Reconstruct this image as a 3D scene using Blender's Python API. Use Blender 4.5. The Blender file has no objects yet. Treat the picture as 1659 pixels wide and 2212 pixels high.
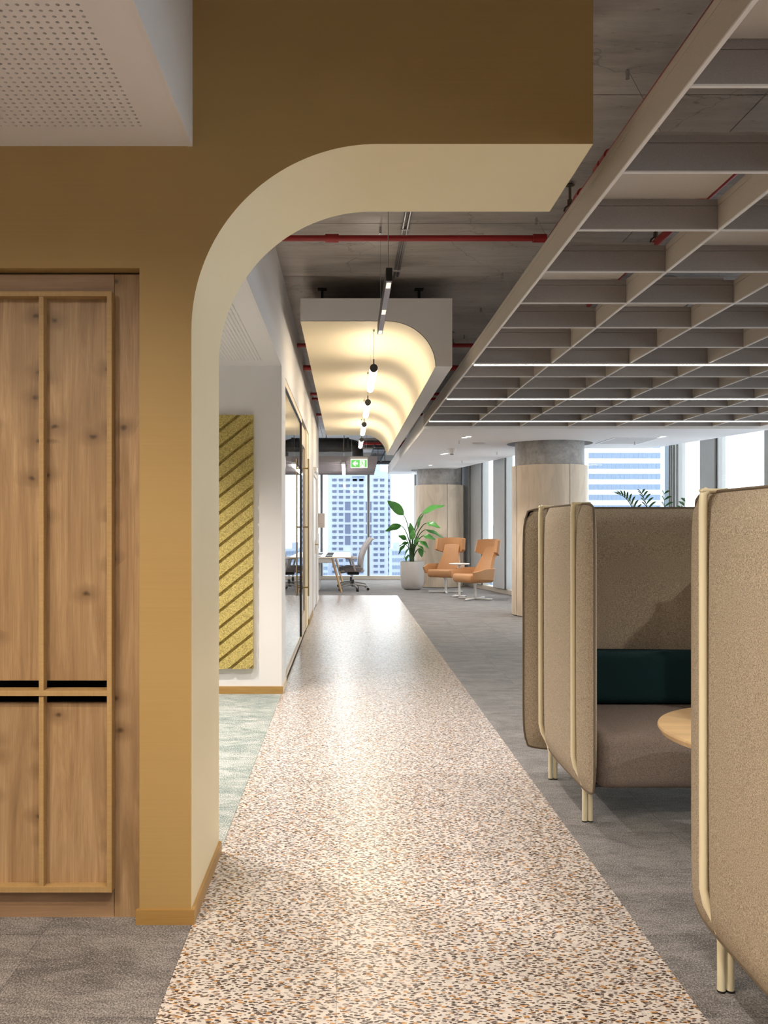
import bpy, bmesh, math, random
from mathutils import Vector, Matrix
from mathutils.geometry import tessellate_polygon

# ------------------------------------------------------------------ scene, camera, sky, exposure
S = bpy.context.scene
COL = S.collection
PI = math.pi
F, VX, VY, CH = 1880.0, 749.0, 1136.0, 1.40      # focal length in px, vanishing point, camera height
cam_d = bpy.data.cameras.new('camera')
cam = bpy.data.objects.new('camera', cam_d); COL.objects.link(cam)
cam.location = (0, 0, CH); cam.rotation_euler = (PI/2, 0, 0)
cam_d.sensor_fit = 'HORIZONTAL'; cam_d.sensor_width = 36.0
cam_d.lens = F/1659*36.0
cam_d.shift_x = (829.5-VX)/1659
cam_d.shift_y = (VY-1106)/1659
cam_d.clip_start = .05; cam_d.clip_end = 4000
S.camera = cam
S.view_settings.view_transform = 'Standard'
S.view_settings.look = 'None'
S.view_settings.exposure = 0.55
S.view_settings.gamma = 1.0
S.view_settings.use_curve_mapping = False
S.cycles.use_denoising = True
S.cycles.use_adaptive_sampling = True
S.cycles.adaptive_threshold = .09
S.cycles.adaptive_min_samples = 20
S.cycles.max_bounces = 6
S.cycles.diffuse_bounces = 4
S.cycles.glossy_bounces = 4
S.cycles.transparent_max_bounces = 16
S.cycles.sample_clamp_indirect = 6.0
S.cycles.caustics_reflective = False
S.cycles.caustics_refractive = False

SKY = 2.5                # hazy overcast sky
W = bpy.data.worlds.new('sky'); S.world = W; W.use_nodes = True
wb = W.node_tree.nodes['Background']
wb.inputs[0].default_value = (.92, .955, 1.0, 1); wb.inputs[1].default_value = SKY

WARM = (1.0, .82, .60); NEUT = (1.0, .93, .85)
def light(name, kind, loc, power, color=WARM, rot=(0, 0, 0), size=.3, sizey=None, spot=None, blend=.6, parent=None):
    d = bpy.data.lights.new(name, kind); d.energy = power; d.color = color
    if kind == 'AREA':
        d.size = size
        if sizey: d.shape = 'RECTANGLE'; d.size_y = sizey
    else:
        d.shadow_soft_size = size
    if spot: d.spot_size = math.radians(spot); d.spot_blend = blend
    o = bpy.data.objects.new(name, d); COL.objects.link(o)
    o.location = loc; o.rotation_euler = rot
    if parent: o.parent = parent
    return o

# ------------------------------------------------------------------ mesh helpers
def rotz(p, a): c, s = math.cos(a), math.sin(a); return (p[0]*c-p[1]*s, p[0]*s+p[1]*c, p[2])
class MB:
    def __init__(s): s.v = []; s.f = []; s.m = []
    def add(s, vs, fs, mi=0):
        o = len(s.v); s.v += [tuple(v) for v in vs]
        s.f += [tuple(i+o for i in f) for f in fs]; s.m += [mi]*len(fs); return s
    def box(s, x0, x1, y0, y1, z0, z1, mi=0, bev=0, seg=1):
        if bev:
            b = bmesh.new(); bmesh.ops.create_cube(b, size=1)
            for v in b.verts: v.co = ((x0+x1)/2+v.co.x*(x1-x0), (y0+y1)/2+v.co.y*(y1-y0), (z0+z1)/2+v.co.z*(z1-z0))
            bmesh.ops.bevel(b, geom=b.edges[:], offset=bev, segments=seg, affect='EDGES', profile=.5)
            b.verts.index_update()
            s.add([v.co for v in b.verts], [[v.index for v in f.verts] for f in b.faces], mi); b.free(); return s
        return s.add([(x0,y0,z0),(x1,y0,z0),(x1,y1,z0),(x0,y1,z0),(x0,y0,z1),(x1,y0,z1),(x1,y1,z1),(x0,y1,z1)],
              [(0,3,2,1),(4,5,6,7),(0,1,5,4),(1,2,6,5),(2,3,7,6),(3,0,4,7)], mi)
    def tube(s, pts, r, n=8, mi=0, cap=True, r2=None):
        P = [Vector(p) for p in pts]; N = len(P); rings = []
        rr = r if isinstance(r, (list, tuple)) else [r]*N
        up = None
        for i, p in enumerate(P):
            t = (P[min(i+1, N-1)]-P[max(i-1, 0)]).normalized()
            if up is None:
                up = Vector((0, 0, 1)) if abs(t.z) < .9 else Vector((0, 1, 0))
            a = t.cross(up).normalized(); up = a.cross(t).normalized()
            rings.append([p+(a*math.cos(2*PI*k/n)+up*math.sin(2*PI*k/n)*(r2 or 1))*rr[i] for k in range(n)])
        vs = [q for R in rings for q in R]; fs = []
        for i in range(N-1):
            for k in range(n):
                fs.append((i*n+k, i*n+(k+1) % n, (i+1)*n+(k+1) % n, (i+1)*n+k))
        if cap: fs.append(tuple(range(n))[::-1]); fs.append(tuple((N-1)*n+k for k in range(n)))
        return s.add(vs, fs, mi)
    def cyl(s, p0, p1, r, n=16, mi=0, r1=None): return s.tube([p0, p1], [r, r if r1 is None else r1], n, mi)
    def lathe(s, prof, n=24, c=(0, 0, 0), mi=0, cap=True, a0=0, a1=2*PI):
        full = abs(a1-a0-2*PI) < 1e-6; k = n if full else n+1
        vs = [(c[0]+r*math.cos(a0+(a1-a0)*i/n), c[1]+r*math.sin(a0+(a1-a0)*i/n), c[2]+z) for r, z in prof for i in range(k)]
        fs = []
        for j in range(len(prof)-1):
            for i in range(n):
                fs.append((j*k+i, j*k+(i+1) % k, (j+1)*k+(i+1) % k, (j+1)*k+i))
        if cap and full:
            fs.append(tuple(range(k))[::-1]); fs.append(tuple((len(prof)-1)*k+i for i in range(k)))
        return s.add(vs, fs, mi)
    def prism(s, poly, axis, a, b, mi=0, caps=True, side=None):
        def P(u, v, w): return {'x': (w, u, v), 'y': (u, w, v), 'z': (u, v, w)}[axis]
        n = len(poly); vs = [P(u, v, a) for u, v in poly]+[P(u, v, b) for u, v in poly]
        if caps: s.add(vs, [tuple(range(n)), tuple(range(2*n-1, n-1, -1))], mi)
        for i in range(n):
            s.add([vs[i], vs[(i+1) % n], vs[n+(i+1) % n], vs[n+i]], [(0, 1, 2, 3)], side(i) if side else mi)
        return s
    def grid(s, fn, nu, nv, mi=0, thick=0, closed=False):
        """fn(u,v)->Vector ; optional thickness along the normals"""
        P = [[Vector(fn(i/nu, j/nv)) for j in range(nv+1)] for i in range(nu+1)]
        fs = lambda o, fl: [tuple([o+i*(nv+1)+j, o+(i+1)*(nv+1)+j, o+(i+1)*(nv+1)+j+1, o+i*(nv+1)+j+1][::(-1 if fl else 1)]) for i in range(nu) for j in range(nv)]
        top = [p for R in P for p in R]
        if not thick: return s.add(top, fs(0, False), mi)
        bot = []
        for i in range(nu+1):
            for j in range(nv+1):
                du = P[min(i+1, nu)][j]-P[max(i-1, 0)][j]; dv = P[i][min(j+1, nv)]-P[i][max(j-1, 0)]
                n = du.cross(dv); n = n.normalized() if n.length > 1e-9 else Vector((0, 0, 1))
                bot.append(P[i][j]-n*thick)
        o = len(top); F2 = fs(0, False)+fs(o, True)
        ring = [i*(nv+1) for i in range(nu+1)]+[nu*(nv+1)+j for j in range(1, nv+1)]+[i*(nv+1)+nv for i in range(nu-1, -1, -1)]+[j for j in range(nv-1, 0, -1)]
        for k in range(len(ring)):
            a, b = ring[k], ring[(k+1) % len(ring)]
            F2.append((b, a, o+a, o+b))
        return s.add(top+bot, F2, mi)
    def build(s, name, mats, parent=None, smooth=False, loc=None, rz=0, fix=True):
        me = bpy.data.meshes.new(name); me.from_pydata(s.v, [], s.f)
        for m in (mats if isinstance(mats, (list, tuple)) else [mats]): me.materials.append(m)
        if max(s.m, default=0): me.polygons.foreach_set('material_index', s.m)
        if fix:
            b = bmesh.new(); b.from_mesh(me)
            if smooth: bmesh.ops.remove_doubles(b, verts=b.verts, dist=1e-5)
            bmesh.ops.recalc_face_normals(b, faces=b.faces); b.to_mesh(me); b.free()
        if smooth:
            me.polygons.foreach_set('use_smooth', [True]*len(me.polygons))
            try: me.set_sharp_from_angle(angle=math.radians(smooth if smooth is not True else 40))
            except Exception: pass
        me.update()
        return link(name, me, parent, loc, rz)
def link(name, me, parent=None, loc=None, rz=0):
    o = bpy.data.objects.new(name, me); COL.objects.link(o)
    if parent: o.parent = parent
    if loc: o.location = loc
    if rz: o.rotation_euler = (0, 0, rz)
    return o
def tag(o, label, cat, group=None):
    o['label'] = label; o['category'] = cat
    if group: o['group'] = group
    return o
def thing(name, label, cat, loc=(0, 0, 0), rz=0, group=None):
    o = bpy.data.objects.new(name, None); COL.objects.link(o); o.empty_display_size = .1
    o.location = loc; o.rotation_euler = (0, 0, rz)
    return tag(o, label, cat, group)
def struct(o, label=None):
    o['kind'] = 'structure'
    if label: o['label'] = label
    return o
def dup(root, loc, rz=None, label=None):
    def cp(o, p):
        c = o.copy(); COL.objects.link(c)
        if p: c.parent = p
        for ch in list(o.children): cp(ch, c)
        return c
    r = cp(root, None); r.location = loc
    if rz is not None: r.rotation_euler = (0, 0, rz)
    if label: r['label'] = label
    return r
def rbox(x0, x1, y0, y1, z0, z1, b, seg=3, mi=0): return MB().box(x0, x1, y0, y1, z0, z1, mi, b, seg)
def smoothstep(a, b, x): t = max(0, min(1, (x-a)/(b-a))); return t*t*(3-2*t)

# ------------------------------------------------------------------ materials
class G:
    def __init__(s, name):
        s.mat = bpy.data.materials.new(name); s.mat.use_nodes = True
        s.t = s.mat.node_tree; s.b = s.t.nodes['Principled BSDF']
    def n(s, typ, **kw):
        x = s.t.nodes.new(typ)
        for k, v in kw.items():
            if k.startswith('i_'):
                key = k[2:]; key = int(key) if key.isdigit() else key.replace('_', ' ')
                if isinstance(v, bpy.types.NodeSocket): s.t.links.new(v, x.inputs[key])
                else: x.inputs[key].default_value = v
            else: setattr(x, k, v)
        return x
    def pos(s): return s.n('ShaderNodeNewGeometry').outputs['Position']
    def rnd(s): return s.n('ShaderNodeObjectInfo').outputs['Random']
    def mapping(s, vec, scale=(1, 1, 1), rot=(0, 0, 0), loc=(0, 0, 0)):
        return s.n('ShaderNodeMapping', i_Vector=vec, i_Scale=scale, i_Rotation=rot, i_Location=loc).outputs[0]
    def noise(s, vec, scale, detail=3, rough=.55, dist=0):
        return s.n('ShaderNodeTexNoise', i_Vector=vec, i_Scale=scale, i_Detail=detail, i_Roughness=rough, i_Distortion=dist).outputs[0]
    def ramp(s, fac, stops, interp='LINEAR'):
        r = s.n('ShaderNodeValToRGB', i_Fac=fac); e = r.color_ramp; e.interpolation = interp
        while len(e.elements) < len(stops): e.elements.new(.5)
        for el, (p, c) in zip(e.elements, stops):
            el.position = p; el.color = (*c, 1) if isinstance(c, (tuple, list)) else (c, c, c, 1)
        return r.outputs[0]
    def mix(s, fac, a, b, typ='MIX'):
        x = s.n('ShaderNodeMix', data_type='RGBA', blend_type=typ)
        for sk, v in (('Factor', fac), ('A', a), ('B', b)):
            i = [q for q in x.inputs if q.name == sk and (q.type == 'RGBA' or sk == 'Factor' and q.type == 'VALUE')][0]
            if isinstance(v, bpy.types.NodeSocket): s.t.links.new(v, i)
            else: i.default_value = (*v, 1) if isinstance(v, (tuple, list)) else v
        return [q for q in x.outputs if q.type == 'RGBA'][0]
    def math(s, op, a, b=0.0, c=0.0):
        x = s.n('ShaderNodeMath', operation=op)
        for i, v in enumerate((a, b, c)):
            if isinstance(v, bpy.types.NodeSocket): s.t.links.new(v, x.inputs[i])
            else: x.inputs[i].default_value = v
        return x.outputs[0]
    def add(s, a, b):
        x = s.n('ShaderNodeVectorMath', operation='ADD'); s.t.links.new(a, x.inputs[0]); s.t.links.new(b, x.inputs[1]); return x.outputs[0]
    def comb(s, v):
        x = s.n('ShaderNodeCombineXYZ')
        for i in range(3): s.t.links.new(v, x.inputs[i])
        return x.outputs[0]
    def color(s, c):
        i = s.b.inputs['Base Color']
        if isinstance(c, bpy.types.NodeSocket): s.t.links.new(c, i)
        else: i.default_value = (*c, 1)
        return s
    def rough(s, r, metal=0, spec=.5):
        i = s.b.inputs['Roughness']
        if isinstance(r, bpy.types.NodeSocket): s.t.links.new(r, i)
        else: i.default_value = r
        s.b.inputs['Metallic'].default_value = metal; s.b.inputs['Specular IOR Level'].default_value = spec; return s
    def bump(s, h, strength=.3, dist=.002):
        s.t.links.new(s.n('ShaderNodeBump', i_Height=h, i_Strength=strength, i_Distance=dist).outputs[0], s.b.inputs['Normal']); return s
def plain(name, c, r=.5, metal=0, spec=.5, var=.06, sc=6.0):
    g = G(name); p = g.pos(); n = g.noise(p, sc, 4)
    g.color(g.mix(n, tuple(x*(1-var) for x in c), tuple(min(1, x*(1+var)) for x in c))).rough(r, metal, spec)
    return g.mat
def emis(name, c, e):
    g = G(name); g.color(c).rough(.6)
    g.b.inputs['Emission Color'].default_value = (*c, 1); g.b.inputs['Emission Strength'].default_value = e
    return g.mat

def m_olive():
    g = G('olive_gold_paint'); p = g.pos()
    l = g.noise(g.mapping(p, (1.2, 1.2, 160)), 1.0, 4, .6)
    b = g.noise(p, 1.4, 3)
    c = g.mix(l, (.36, .235, .088), (.43, .285, .112))
    c = g.mix(g.ramp(b, [(.3, 0), (.7, 1)]), c, (.41, .275, .108))
    g.color(c).rough(.5, 0, .35); return g.mat
def m_wood(name, dark, mid, lite, axis='z', knots=True, rough=.45):
    g = G(name); r = g.comb(g.math('MULTIPLY', g.rnd(), 37.0)); p = g.add(g.pos(), r)
    sc = {'z': (1, 1, .07), 'x': (.07, 1, 1), 'y': (1, .07, 1)}[axis]
    w = g.noise(g.mapping(p, sc), 13, 7, .66, 1.2)
    f = g.noise(g.mapping(p, tuple(1 if q == 1 else .02 for q in sc)), 190, 3, .7)
    big = g.noise(g.mapping(p, tuple(1 if q == 1 else .28 for q in sc)), 4.2, 3, .5, 1.4)
    c = g.ramp(w, [(.28, dark), (.5, mid), (.72, lite)])
    c = g.mix(g.math('MULTIPLY', g.ramp(f, [(.42, 0), (.6, 1)]), .30), c, dark)
    c = g.mix(g.math('MULTIPLY', g.ramp(big, [(.40, 1), (.56, 0)]), .38), c, tuple(x*.66 for x in mid))
    if knots:
        xyz = g.n('ShaderNodeSeparateXYZ', i_Vector=p)
        v2 = g.n('ShaderNodeCombineXYZ', i_X=xyz.outputs[0], i_Y=g.math('MULTIPLY', xyz.outputs[2], 1.5)).outputs[0]
        wob = g.n('ShaderNodeVectorMath', operation='SCALE', i_0=g.n('ShaderNodeTexNoise', i_Vector=p, i_Scale=22.0).outputs['Color'], i_Scale=.03).outputs[0]
        k = g.n('ShaderNodeTexVoronoi', voronoi_dimensions='2D', i_Vector=g.add(v2, wob), i_Scale=5.2, i_Randomness=1.0)
        on = g.math('GREATER_THAN', g.n('ShaderNodeSeparateColor', i_Color=k.outputs['Color']).outputs[0], .45)
        c = g.mix(g.math('MULTIPLY', g.ramp(k.outputs['Distance'], [(.08, .7), (.34, 0)]), on), c, tuple(x*.85 for x in dark))
        c = g.mix(g.math('MULTIPLY', g.ramp(k.outputs['Distance'], [(.02, .9), (.085, 0)]), on), c, tuple(x*.30 for x in dark))
        v3 = g.n('ShaderNodeCombineXYZ', i_X=g.math('MULTIPLY', xyz.outputs[0], .22), i_Y=xyz.outputs[2]).outputs[0]
        k3 = g.n('ShaderNodeTexVoronoi', voronoi_dimensions='2D', i_Vector=g.add(v3, wob), i_Scale=5.0, i_Randomness=1.0)
        on3 = g.math('GREATER_THAN', g.n('ShaderNodeSeparateColor', i_Color=k3.outputs['Color']).outputs[1], .62)
        c = g.mix(g.math('MULTIPLY', g.ramp(k3.outputs['Distance'], [(.0, .75), (.07, 0)]), on3), c, tuple(x*.55 for x in dark))
    g.color(c).rough(rough, 0, .4).bump(f, .08, .001); return g.mat
def m_ply():
    g = G('plywood_edge'); p = g.pos()
    l = g.noise(g.mapping(p, (150, 60, 3)), 1.0, 3, .6)
    l2 = g.noise(g.mapping(p, (3, 60, 150)), 1.0, 3, .6)
    c = g.mix(g.math('MULTIPLY', g.math('ADD', l, l2), .5), (.26, .155, .058), (.52, .345, .15)); g.color(c).rough(.55); return g.mat
def m_terrazzo():
    g = G('terrazzo'); p = g.pos()
    warp = g.n('ShaderNodeTexNoise', i_Vector=p, i_Scale=60.0, i_Detail=1.0).outputs['Color']
    wv = g.n('ShaderNodeVectorMath', operation='SCALE', i_0=warp, i_Scale=.006).outputs[0]
    p2 = g.add(p, wv)
    blot = g.noise(p, 38, 3)
    c = g.mix(g.ramp(blot, [(.42, 0), (.62, 1)]), (.64, .578, .53), (.535, .49, .465))
    rnd = random.Random(4)
    cols = [(.40, .345, .32), (.30, .24, .215), (.43, .225, .085), (.085, .055, .042), (.045, .033, .030), (.075, .05, .04), (.05, .035, .03)]
    for i, col in enumerate(cols):
        sc = (135 if i > 2 else 105)
        a = rnd.uniform(-1.5, 1.5) if i != 5 else 1.9
        ax = (.42, 1.0, 1) if i % 2 == 0 else (.55, 1.0, 1)
        v = g.n('ShaderNodeTexVoronoi', voronoi_dimensions='2D', i_Scale=sc*.62, i_Randomness=1.0,
                i_Vector=g.mapping(p2, ax, (0, 0, a), (i*3.7, i*1.3, 0)))
        sep = g.n('ShaderNodeSeparateColor', i_Color=v.outputs['Color'])
        thr = g.math('MULTIPLY', g.ramp(sep.outputs[0], [(.0, 0), (.52, 0), (.60, .55), (1, 1)]), .29 if i > 2 else .34)
        mask = g.math('LESS_THAN', v.outputs['Distance'], thr)
        c = g.mix(mask, c, col)
    g.color(c).rough(.27, 0, .5); return g.mat
def m_carpet(name, d, l, streak=True, mul=.5):
    g = G(name); r = g.comb(g.math('MULTIPLY', g.rnd(), 53.0)); w = g.pos(); p = g.add(w, r)
    big = g.noise(g.mapping(p, (1.3, 2.4, 1)), 2.6, 5, .66, .5)
    mid = g.noise(g.mapping(w, (2.0, 4.2, 1)), 7, 4, .68)
    fine = g.noise(g.mapping(w, (1, .7, 1), (0, 0, .6)), 190, 2, .75)
    f = g.math('ADD', g.math('MULTIPLY', big, .62), g.math('MULTIPLY', mid, .38))
    c = g.ramp(f, [(.40, d), (.60, l)])
    c = g.mix(g.ramp(fine, [(.36, .80), (.54, 0)]), c, tuple(x*.16 for x in d))
    c = g.mix(g.ramp(fine, [(.52, 0), (.68, .7)]), c, tuple(min(1, x*1.75) for x in l))
    g.color(c).rough(.95, 0, .1).bump(fine, .5, .004)
    g.b.inputs['Sheen Weight'].default_value = .35; g.b.inputs['Sheen Roughness'].default_value = .5; return g.mat
def m_concrete(name, d, m, l, rough=.55, sc=1.0, pits=True):
    g = G(name); p = g.pos()
    a = g.noise(g.mapping(p, (.5, 1.6, 1)), 1.5*sc, 7, .68, .5)
    b = g.noise(g.mapping(p, (.35, 2.4, 1)), 7*sc, 5, .7)
    f = g.math('ADD', g.math('MULTIPLY', a, .68), g.math('MULTIPLY', b, .32))
    c = g.ramp(f, [(.34, d), (.5, m), (.66, l)])
    if pits:
        q = g.noise(g.mapping(p, (.5, 1.5, 1)), 26*sc, 4, .7)
        c = g.mix(g.math('MULTIPLY', g.ramp(q, [(.62, 0), (.70, 1)]), .55), c, tuple(x*.35 for x in d))
        v = g.n('ShaderNodeTexVoronoi', feature='DISTANCE_TO_EDGE', i_Scale=.9*sc, i_Vector=g.add(p, g.n('ShaderNodeVectorMath', operation='SCALE', i_0=g.n('ShaderNodeTexNoise', i_Vector=p, i_Scale=3.0, i_Detail=6.0).outputs['Color'], i_Scale=.55).outputs[0])).outputs[0]
        c = g.mix(g.math('MULTIPLY', g.ramp(v, [(.0, 1), (.006, 0)]), .55), c, tuple(x*.4 for x in d))
    g.color(c).rough(g.ramp(a, [(.3, rough-.12), (.7, rough+.15)]), 0, .5).bump(b, .12, .004); return g.mat
def m_felt(name, c, k=.16, sc=420, speck=None):
    g = G(name); p = g.pos()
    n = g.noise(p, sc, 2, .7); q = g.noise(p, sc*.42, 3, .7)
    col = g.mix(g.ramp(n, [(.35, 0), (.65, 1)]), tuple(x*(1-k) for x in c), tuple(x*(1+k) for x in c))
    if speck: col = g.mix(g.ramp(q, [(.56, 0), (.72, .75)]), col, speck)
    g.color(col).rough(.95, 0, .1).bump(n, .25, .0012); return g.mat
def m_glass(name, tint=(.97, .99, .985), ior=1.5):
    m = bpy.data.materials.new(name); m.use_nodes = True; t = m.node_tree; t.nodes.clear()
    o = t.nodes.new('ShaderNodeOutputMaterial'); mx = t.nodes.new('ShaderNodeMixShader')
    tr = t.nodes.new('ShaderNodeBsdfTransparent'); tr.inputs[0].default_value = (*tint, 1)
    gl = t.nodes.new('ShaderNodeBsdfGlossy'); gl.inputs['Roughness'].default_value = 0.0; gl.inputs['Color'].default_value = (1, 1, 1, 1)
    ge = t.nodes.new('ShaderNodeNewGeometry'); dt = t.nodes.new('ShaderNodeVectorMath'); dt.operation = 'DOT_PRODUCT'
    t.links.new(ge.outputs['Incoming'], dt.inputs[0]); t.links.new(ge.outputs['Normal'], dt.inputs[1])
    def mt(op, x, y):
        q = t.nodes.new('ShaderNodeMath'); q.operation = op
        for i, v in enumerate((x, y)):
            if isinstance(v, (int, float)): q.inputs[i].default_value = v
            else: t.links.new(v, q.inputs[i])
        return q.outputs[0]
    f0 = ((ior-1)/(ior+1))**2          # Schlick reflectance, the same from both sides of the pane
    c5 = mt('POWER', mt('SUBTRACT', 1.0, mt('ABSOLUTE', dt.outputs['Value'], 0.0)), 5.0)
    fac = mt('ADD', mt('MULTIPLY', c5, 1-f0), f0)
    t.links.new(fac, mx.inputs[0]); t.links.new(tr.outputs[0], mx.inputs[1]); t.links.new(gl.outputs[0], mx.inputs[2])
    t.links.new(mx.outputs[0], o.inputs[0]); return m
def m_leaf(name, d, l):
    g = G(name); p = g.pos(); n = g.noise(p, 14, 3)
    g.color(g.mix(n, d, l)).rough(.35, 0, .5); g.b.inputs['Transmission Weight'].default_value = 0; return g.mat

OLIVE = m_olive()
YELLOW = plain('pale_yellow_paint', (.82, .72, .49), .6, 0, .3, .02)
CREAM = plain('cream_paint', (.85, .73, .51), .6, 0, .3, .02)
WHITE = plain('white_plaster', (.78, .755, .74), .75, 0, .3, .02)
WHITEC = plain('white_ceiling_paint', (.80, .78, .77), .8, 0, .25, .015)
OAK = m_wood('oak_veneer_vertical', (.215, .125, .060), (.385, .245, .128), (.545, .375, .212))
OAKH = m_wood('oak_veneer_horizontal', (.25, .145, .083), (.38, .24, .14), (.48, .31, .19), 'x', False)
PLY = m_ply()
SKIRT = m_wood('oak_skirting', (.30, .165, .045), (.42, .245, .075), (.50, .31, .11), 'x', False)
SKIRTY = m_wood('oak_skirting_long', (.30, .165, .045), (.42, .245, .075), (.50, .31, .11), 'y', False)
PALEOAK = m_wood('pale_oak_veneer', (.66, .535, .41), (.73, .61, .48), (.78, .665, .54), 'z', False, .5)
ASH = m_wood('ash_tabletop', (.58, .38, .19), (.68, .47, .25), (.75, .55, .32), 'x', False, .4)
BIRCH = m_wood('birch_leg', (.55, .36, .18), (.66, .45, .25), (.72, .53, .32), 'z', False, .5)
TERR = m_terrazzo()
CARPET = m_carpet('grey_carpet', (.075, .064, .061), (.25, .225, .215))
CARPETF = CARPET
CARPETG = m_carpet('green_white_carpet', (.14, .205, .18), (.50, .505, .465))
CONC = m_concrete('raw_concrete', (.24, .21, .185), (.43, .385, .345), (.58, .53, .49), .40)
CONCC = m_concrete('column_concrete', (.20, .185, .175), (.36, .34, .325), (.52, .50, .48), .5, 2.2)
FELT = m_felt('grey_felt', (.35, .322, .315), .12)
FELT_LIT = m_felt('grey_felt_lit', (.54, .475, .41), .08)  # same felt as the cross baffles, light on the long ones put into the colour
LIP = plain('white_edge_trim', (.80, .775, .765), .6)
PANELW = m_felt('white_acoustic_panel', (.62, .585, .55), .05)
FABRIC = m_felt('taupe_wool', (.375, .31, .235), .50, 330, (.15, .115, .08))
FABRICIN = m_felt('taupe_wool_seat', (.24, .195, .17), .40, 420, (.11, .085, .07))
TEAL = m_felt('dark_teal_wool', (.009, .027, .029), .3, 400)
PIPING = plain('dark_piping', (.15, .115, .08), .9)
CREAMM = plain('cream_powder_coat', (.78, .70, .49), .35, 0, .5, .02)
WHITEM = plain('white_powder_coat', (.82, .81, .80), .35, 0, .5, .02)
LEATHER = plain('tan_leather', (.52, .265, .115), .48, 0, .5, .06, 30)
POT = plain('matt_grey_pot', (.66, .63, .605), .55, 0, .4, .03)
SOIL = plain('soil', (.05, .035, .022), .95, 0, .1, .3, 60)
BLACK = plain('black_metal', (.012, .012, .013), .45)
DGREY = plain('dark_grey_metal', (.05, .05, .053), .45)
ALU = plain('brushed_aluminium', (.50, .49, .47), .4, .6)
FRAMEG = plain('grey_window_frame', (.42, .43, .435), .5, .1)
INFILL = plain('grey_infill_panel', (.50, .52, .54), .6)
STEEL = plain('galvanised_steel', (.55, .55, .57), .25, .9)
RED = plain('red_sprinkler_pipe', (.36, .020, .022), .35, 0, .5, .1)
BRASS = plain('brass_handle', (.52, .36, .17), .4, .5)
WOODWOOL = m_felt('olive_wood_wool', (.50, .395, .14), .45, 170, (.19, .14, .04))
CHAIRG = plain('light_grey_plastic', (.50, .47, .46), .5)
CHAIRF = plain('grey_seat_fabric', (.20, .18, .185), .9, 0, .2, .15, 60)
MONITOR = plain('black_plastic', (.016, .015, .018), .4)
GLASS = m_glass('clear_glass', (.90, .93, .92), 1.55)
WGLASS = m_glass('window_glass', (.96, .985, .98), 1.45)
LEAF = m_leaf('strelitzia_leaf', (.035, .16, .03), (.10, .31, .06))
PALM = m_leaf('palm_leaf', (.02, .10, .03), (.06, .20, .06))
STEM = plain('green_stem', (.05, .11, .03), .5)
TUBE = emis('tube_diffuser', (1.0, .88, .70), 14.0)
LED = emis('led_strip', (1.0, .90, .74), 13.0)
LEDF = emis('office_led', (1.0, .95, .90), 30.0)
DLIGHT = emis('downlight_lens', (1.0, .95, .88), 14.0)
SIGNG = emis('exit_green', (.10, .42, .09), .9)
SIGNW = emis('exit_white', (.85, .86, .80), .9)
TOWERW = plain('tower_cladding_hazed', (.37, .42, .51), .8, 0, .2, .03, .05)  # distance haze is put into the pale blue tower and city colours
TOWERG = plain('tower_window', (.075, .098, .17), .3, 0, .5, .25, .02)
TOWERB = plain('tower_window_blue', (.15, .21, .31), .3, 0, .5, .2, .02)
TOWER2 = plain('tower_bands_hazed', (.44, .465, .52), .8, 0, .2, .03, .05)
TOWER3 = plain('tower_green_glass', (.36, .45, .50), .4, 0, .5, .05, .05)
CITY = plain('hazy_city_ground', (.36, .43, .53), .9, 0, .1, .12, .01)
VOID = plain('dark_cupboard_interior', (.012, .010, .009), .9)

# ================================================================== LARGE STRUCTURE
ZC = 3.53                                              # concrete soffit
TX0, TX1, TY1 = -.543, 1.02, 17.55                     # terrazzo strip
FAx = lambda d: 3.35-.195*(d-17.66)                    # window line beside the lounge
FBx = lambda d: 5.70-.20*(d-14.02)                     # window line beside the pods
YB, YN, YE = -5.0, 14.8, 22.7                          # back wall, set-back, end windows

# floor: screed, carpet tiles near, sheet beyond
def clip(poly, f):
    out = []
    for i in range(len(poly)):
        a, b = poly[i], poly[(i+1) % len(poly)]; fa, fb = f(a), f(b)
        if fa >= 0: out.append(a)
        if fa*fb < 0: t = fa/(fa-fb); out.append((a[0]+(b[0]-a[0])*t, a[1]+(b[1]-a[1])*t))
    return out
def slab(mb, x0, x1, y0, y1, z0, z1):
    """horizontal plate cut off along the window walls"""
    for (ya, yb, fx) in ((YB-.3, YN+.12, FBx), (YN+.12, YE+.2, FAx)):
        q = [(x0, max(y0, ya)), (x1, max(y0, ya)), (x1, min(y1, yb)), (x0, min(y1, yb))]
        if q[2][1]-q[1][1] < .01: continue
        q = clip(q, lambda p: fx(p[1])+.16-p[0])
        if len(q) > 2: mb.prism(q, 'z', z0, z1)
    return mb
fl = slab(MB(), -4.2, 10.2, YB-.3, YE+.2, -.25, -.012).build('floor', CARPETF); struct(fl, 'grey carpeted office floor')
far = MB().box(-4.2, TX1, TY1, YE+.2, -.012, 0).box(-4.2, -.56, 7.26, TY1, -.012, 0)
slab(far, TX1, 10.2, 12.98, YE+.2, -.012, 0); slab(far, 5.986, 10.2, YB, 12.98, -.012, 0)
struct(far.build('floor_far_carpet', CARPETF), 'grey streaked carpet towards the far windows')
tile = MB().box(0, .4985, 0, .4985, -.010, 0).build('carpet_tile', CARPET, fl); tile_me = tile.data
tile.location = (1.486, 2.98, 0)
def tiles(mat_me, xs, ys):
    for x in xs:
        for y in ys: link('carpet_tile', mat_me, fl, (x, y, 0))
ys = [2.98+.5*k for k in range(-2, 20)]
tiles(tile_me, [1.486+.5*k for k in range(0, 9)], [y for y in ys])
cut = MB().box(0, .4645, 0, .4985, -.010, 0).build('carpet_tile', CARPET, fl); cut.location = (TX1, 2.98, 0)
for y in ys:
    if abs(y-2.98) > .01: link('carpet_tile', cut.data, fl, (TX1, y, 0))
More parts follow.
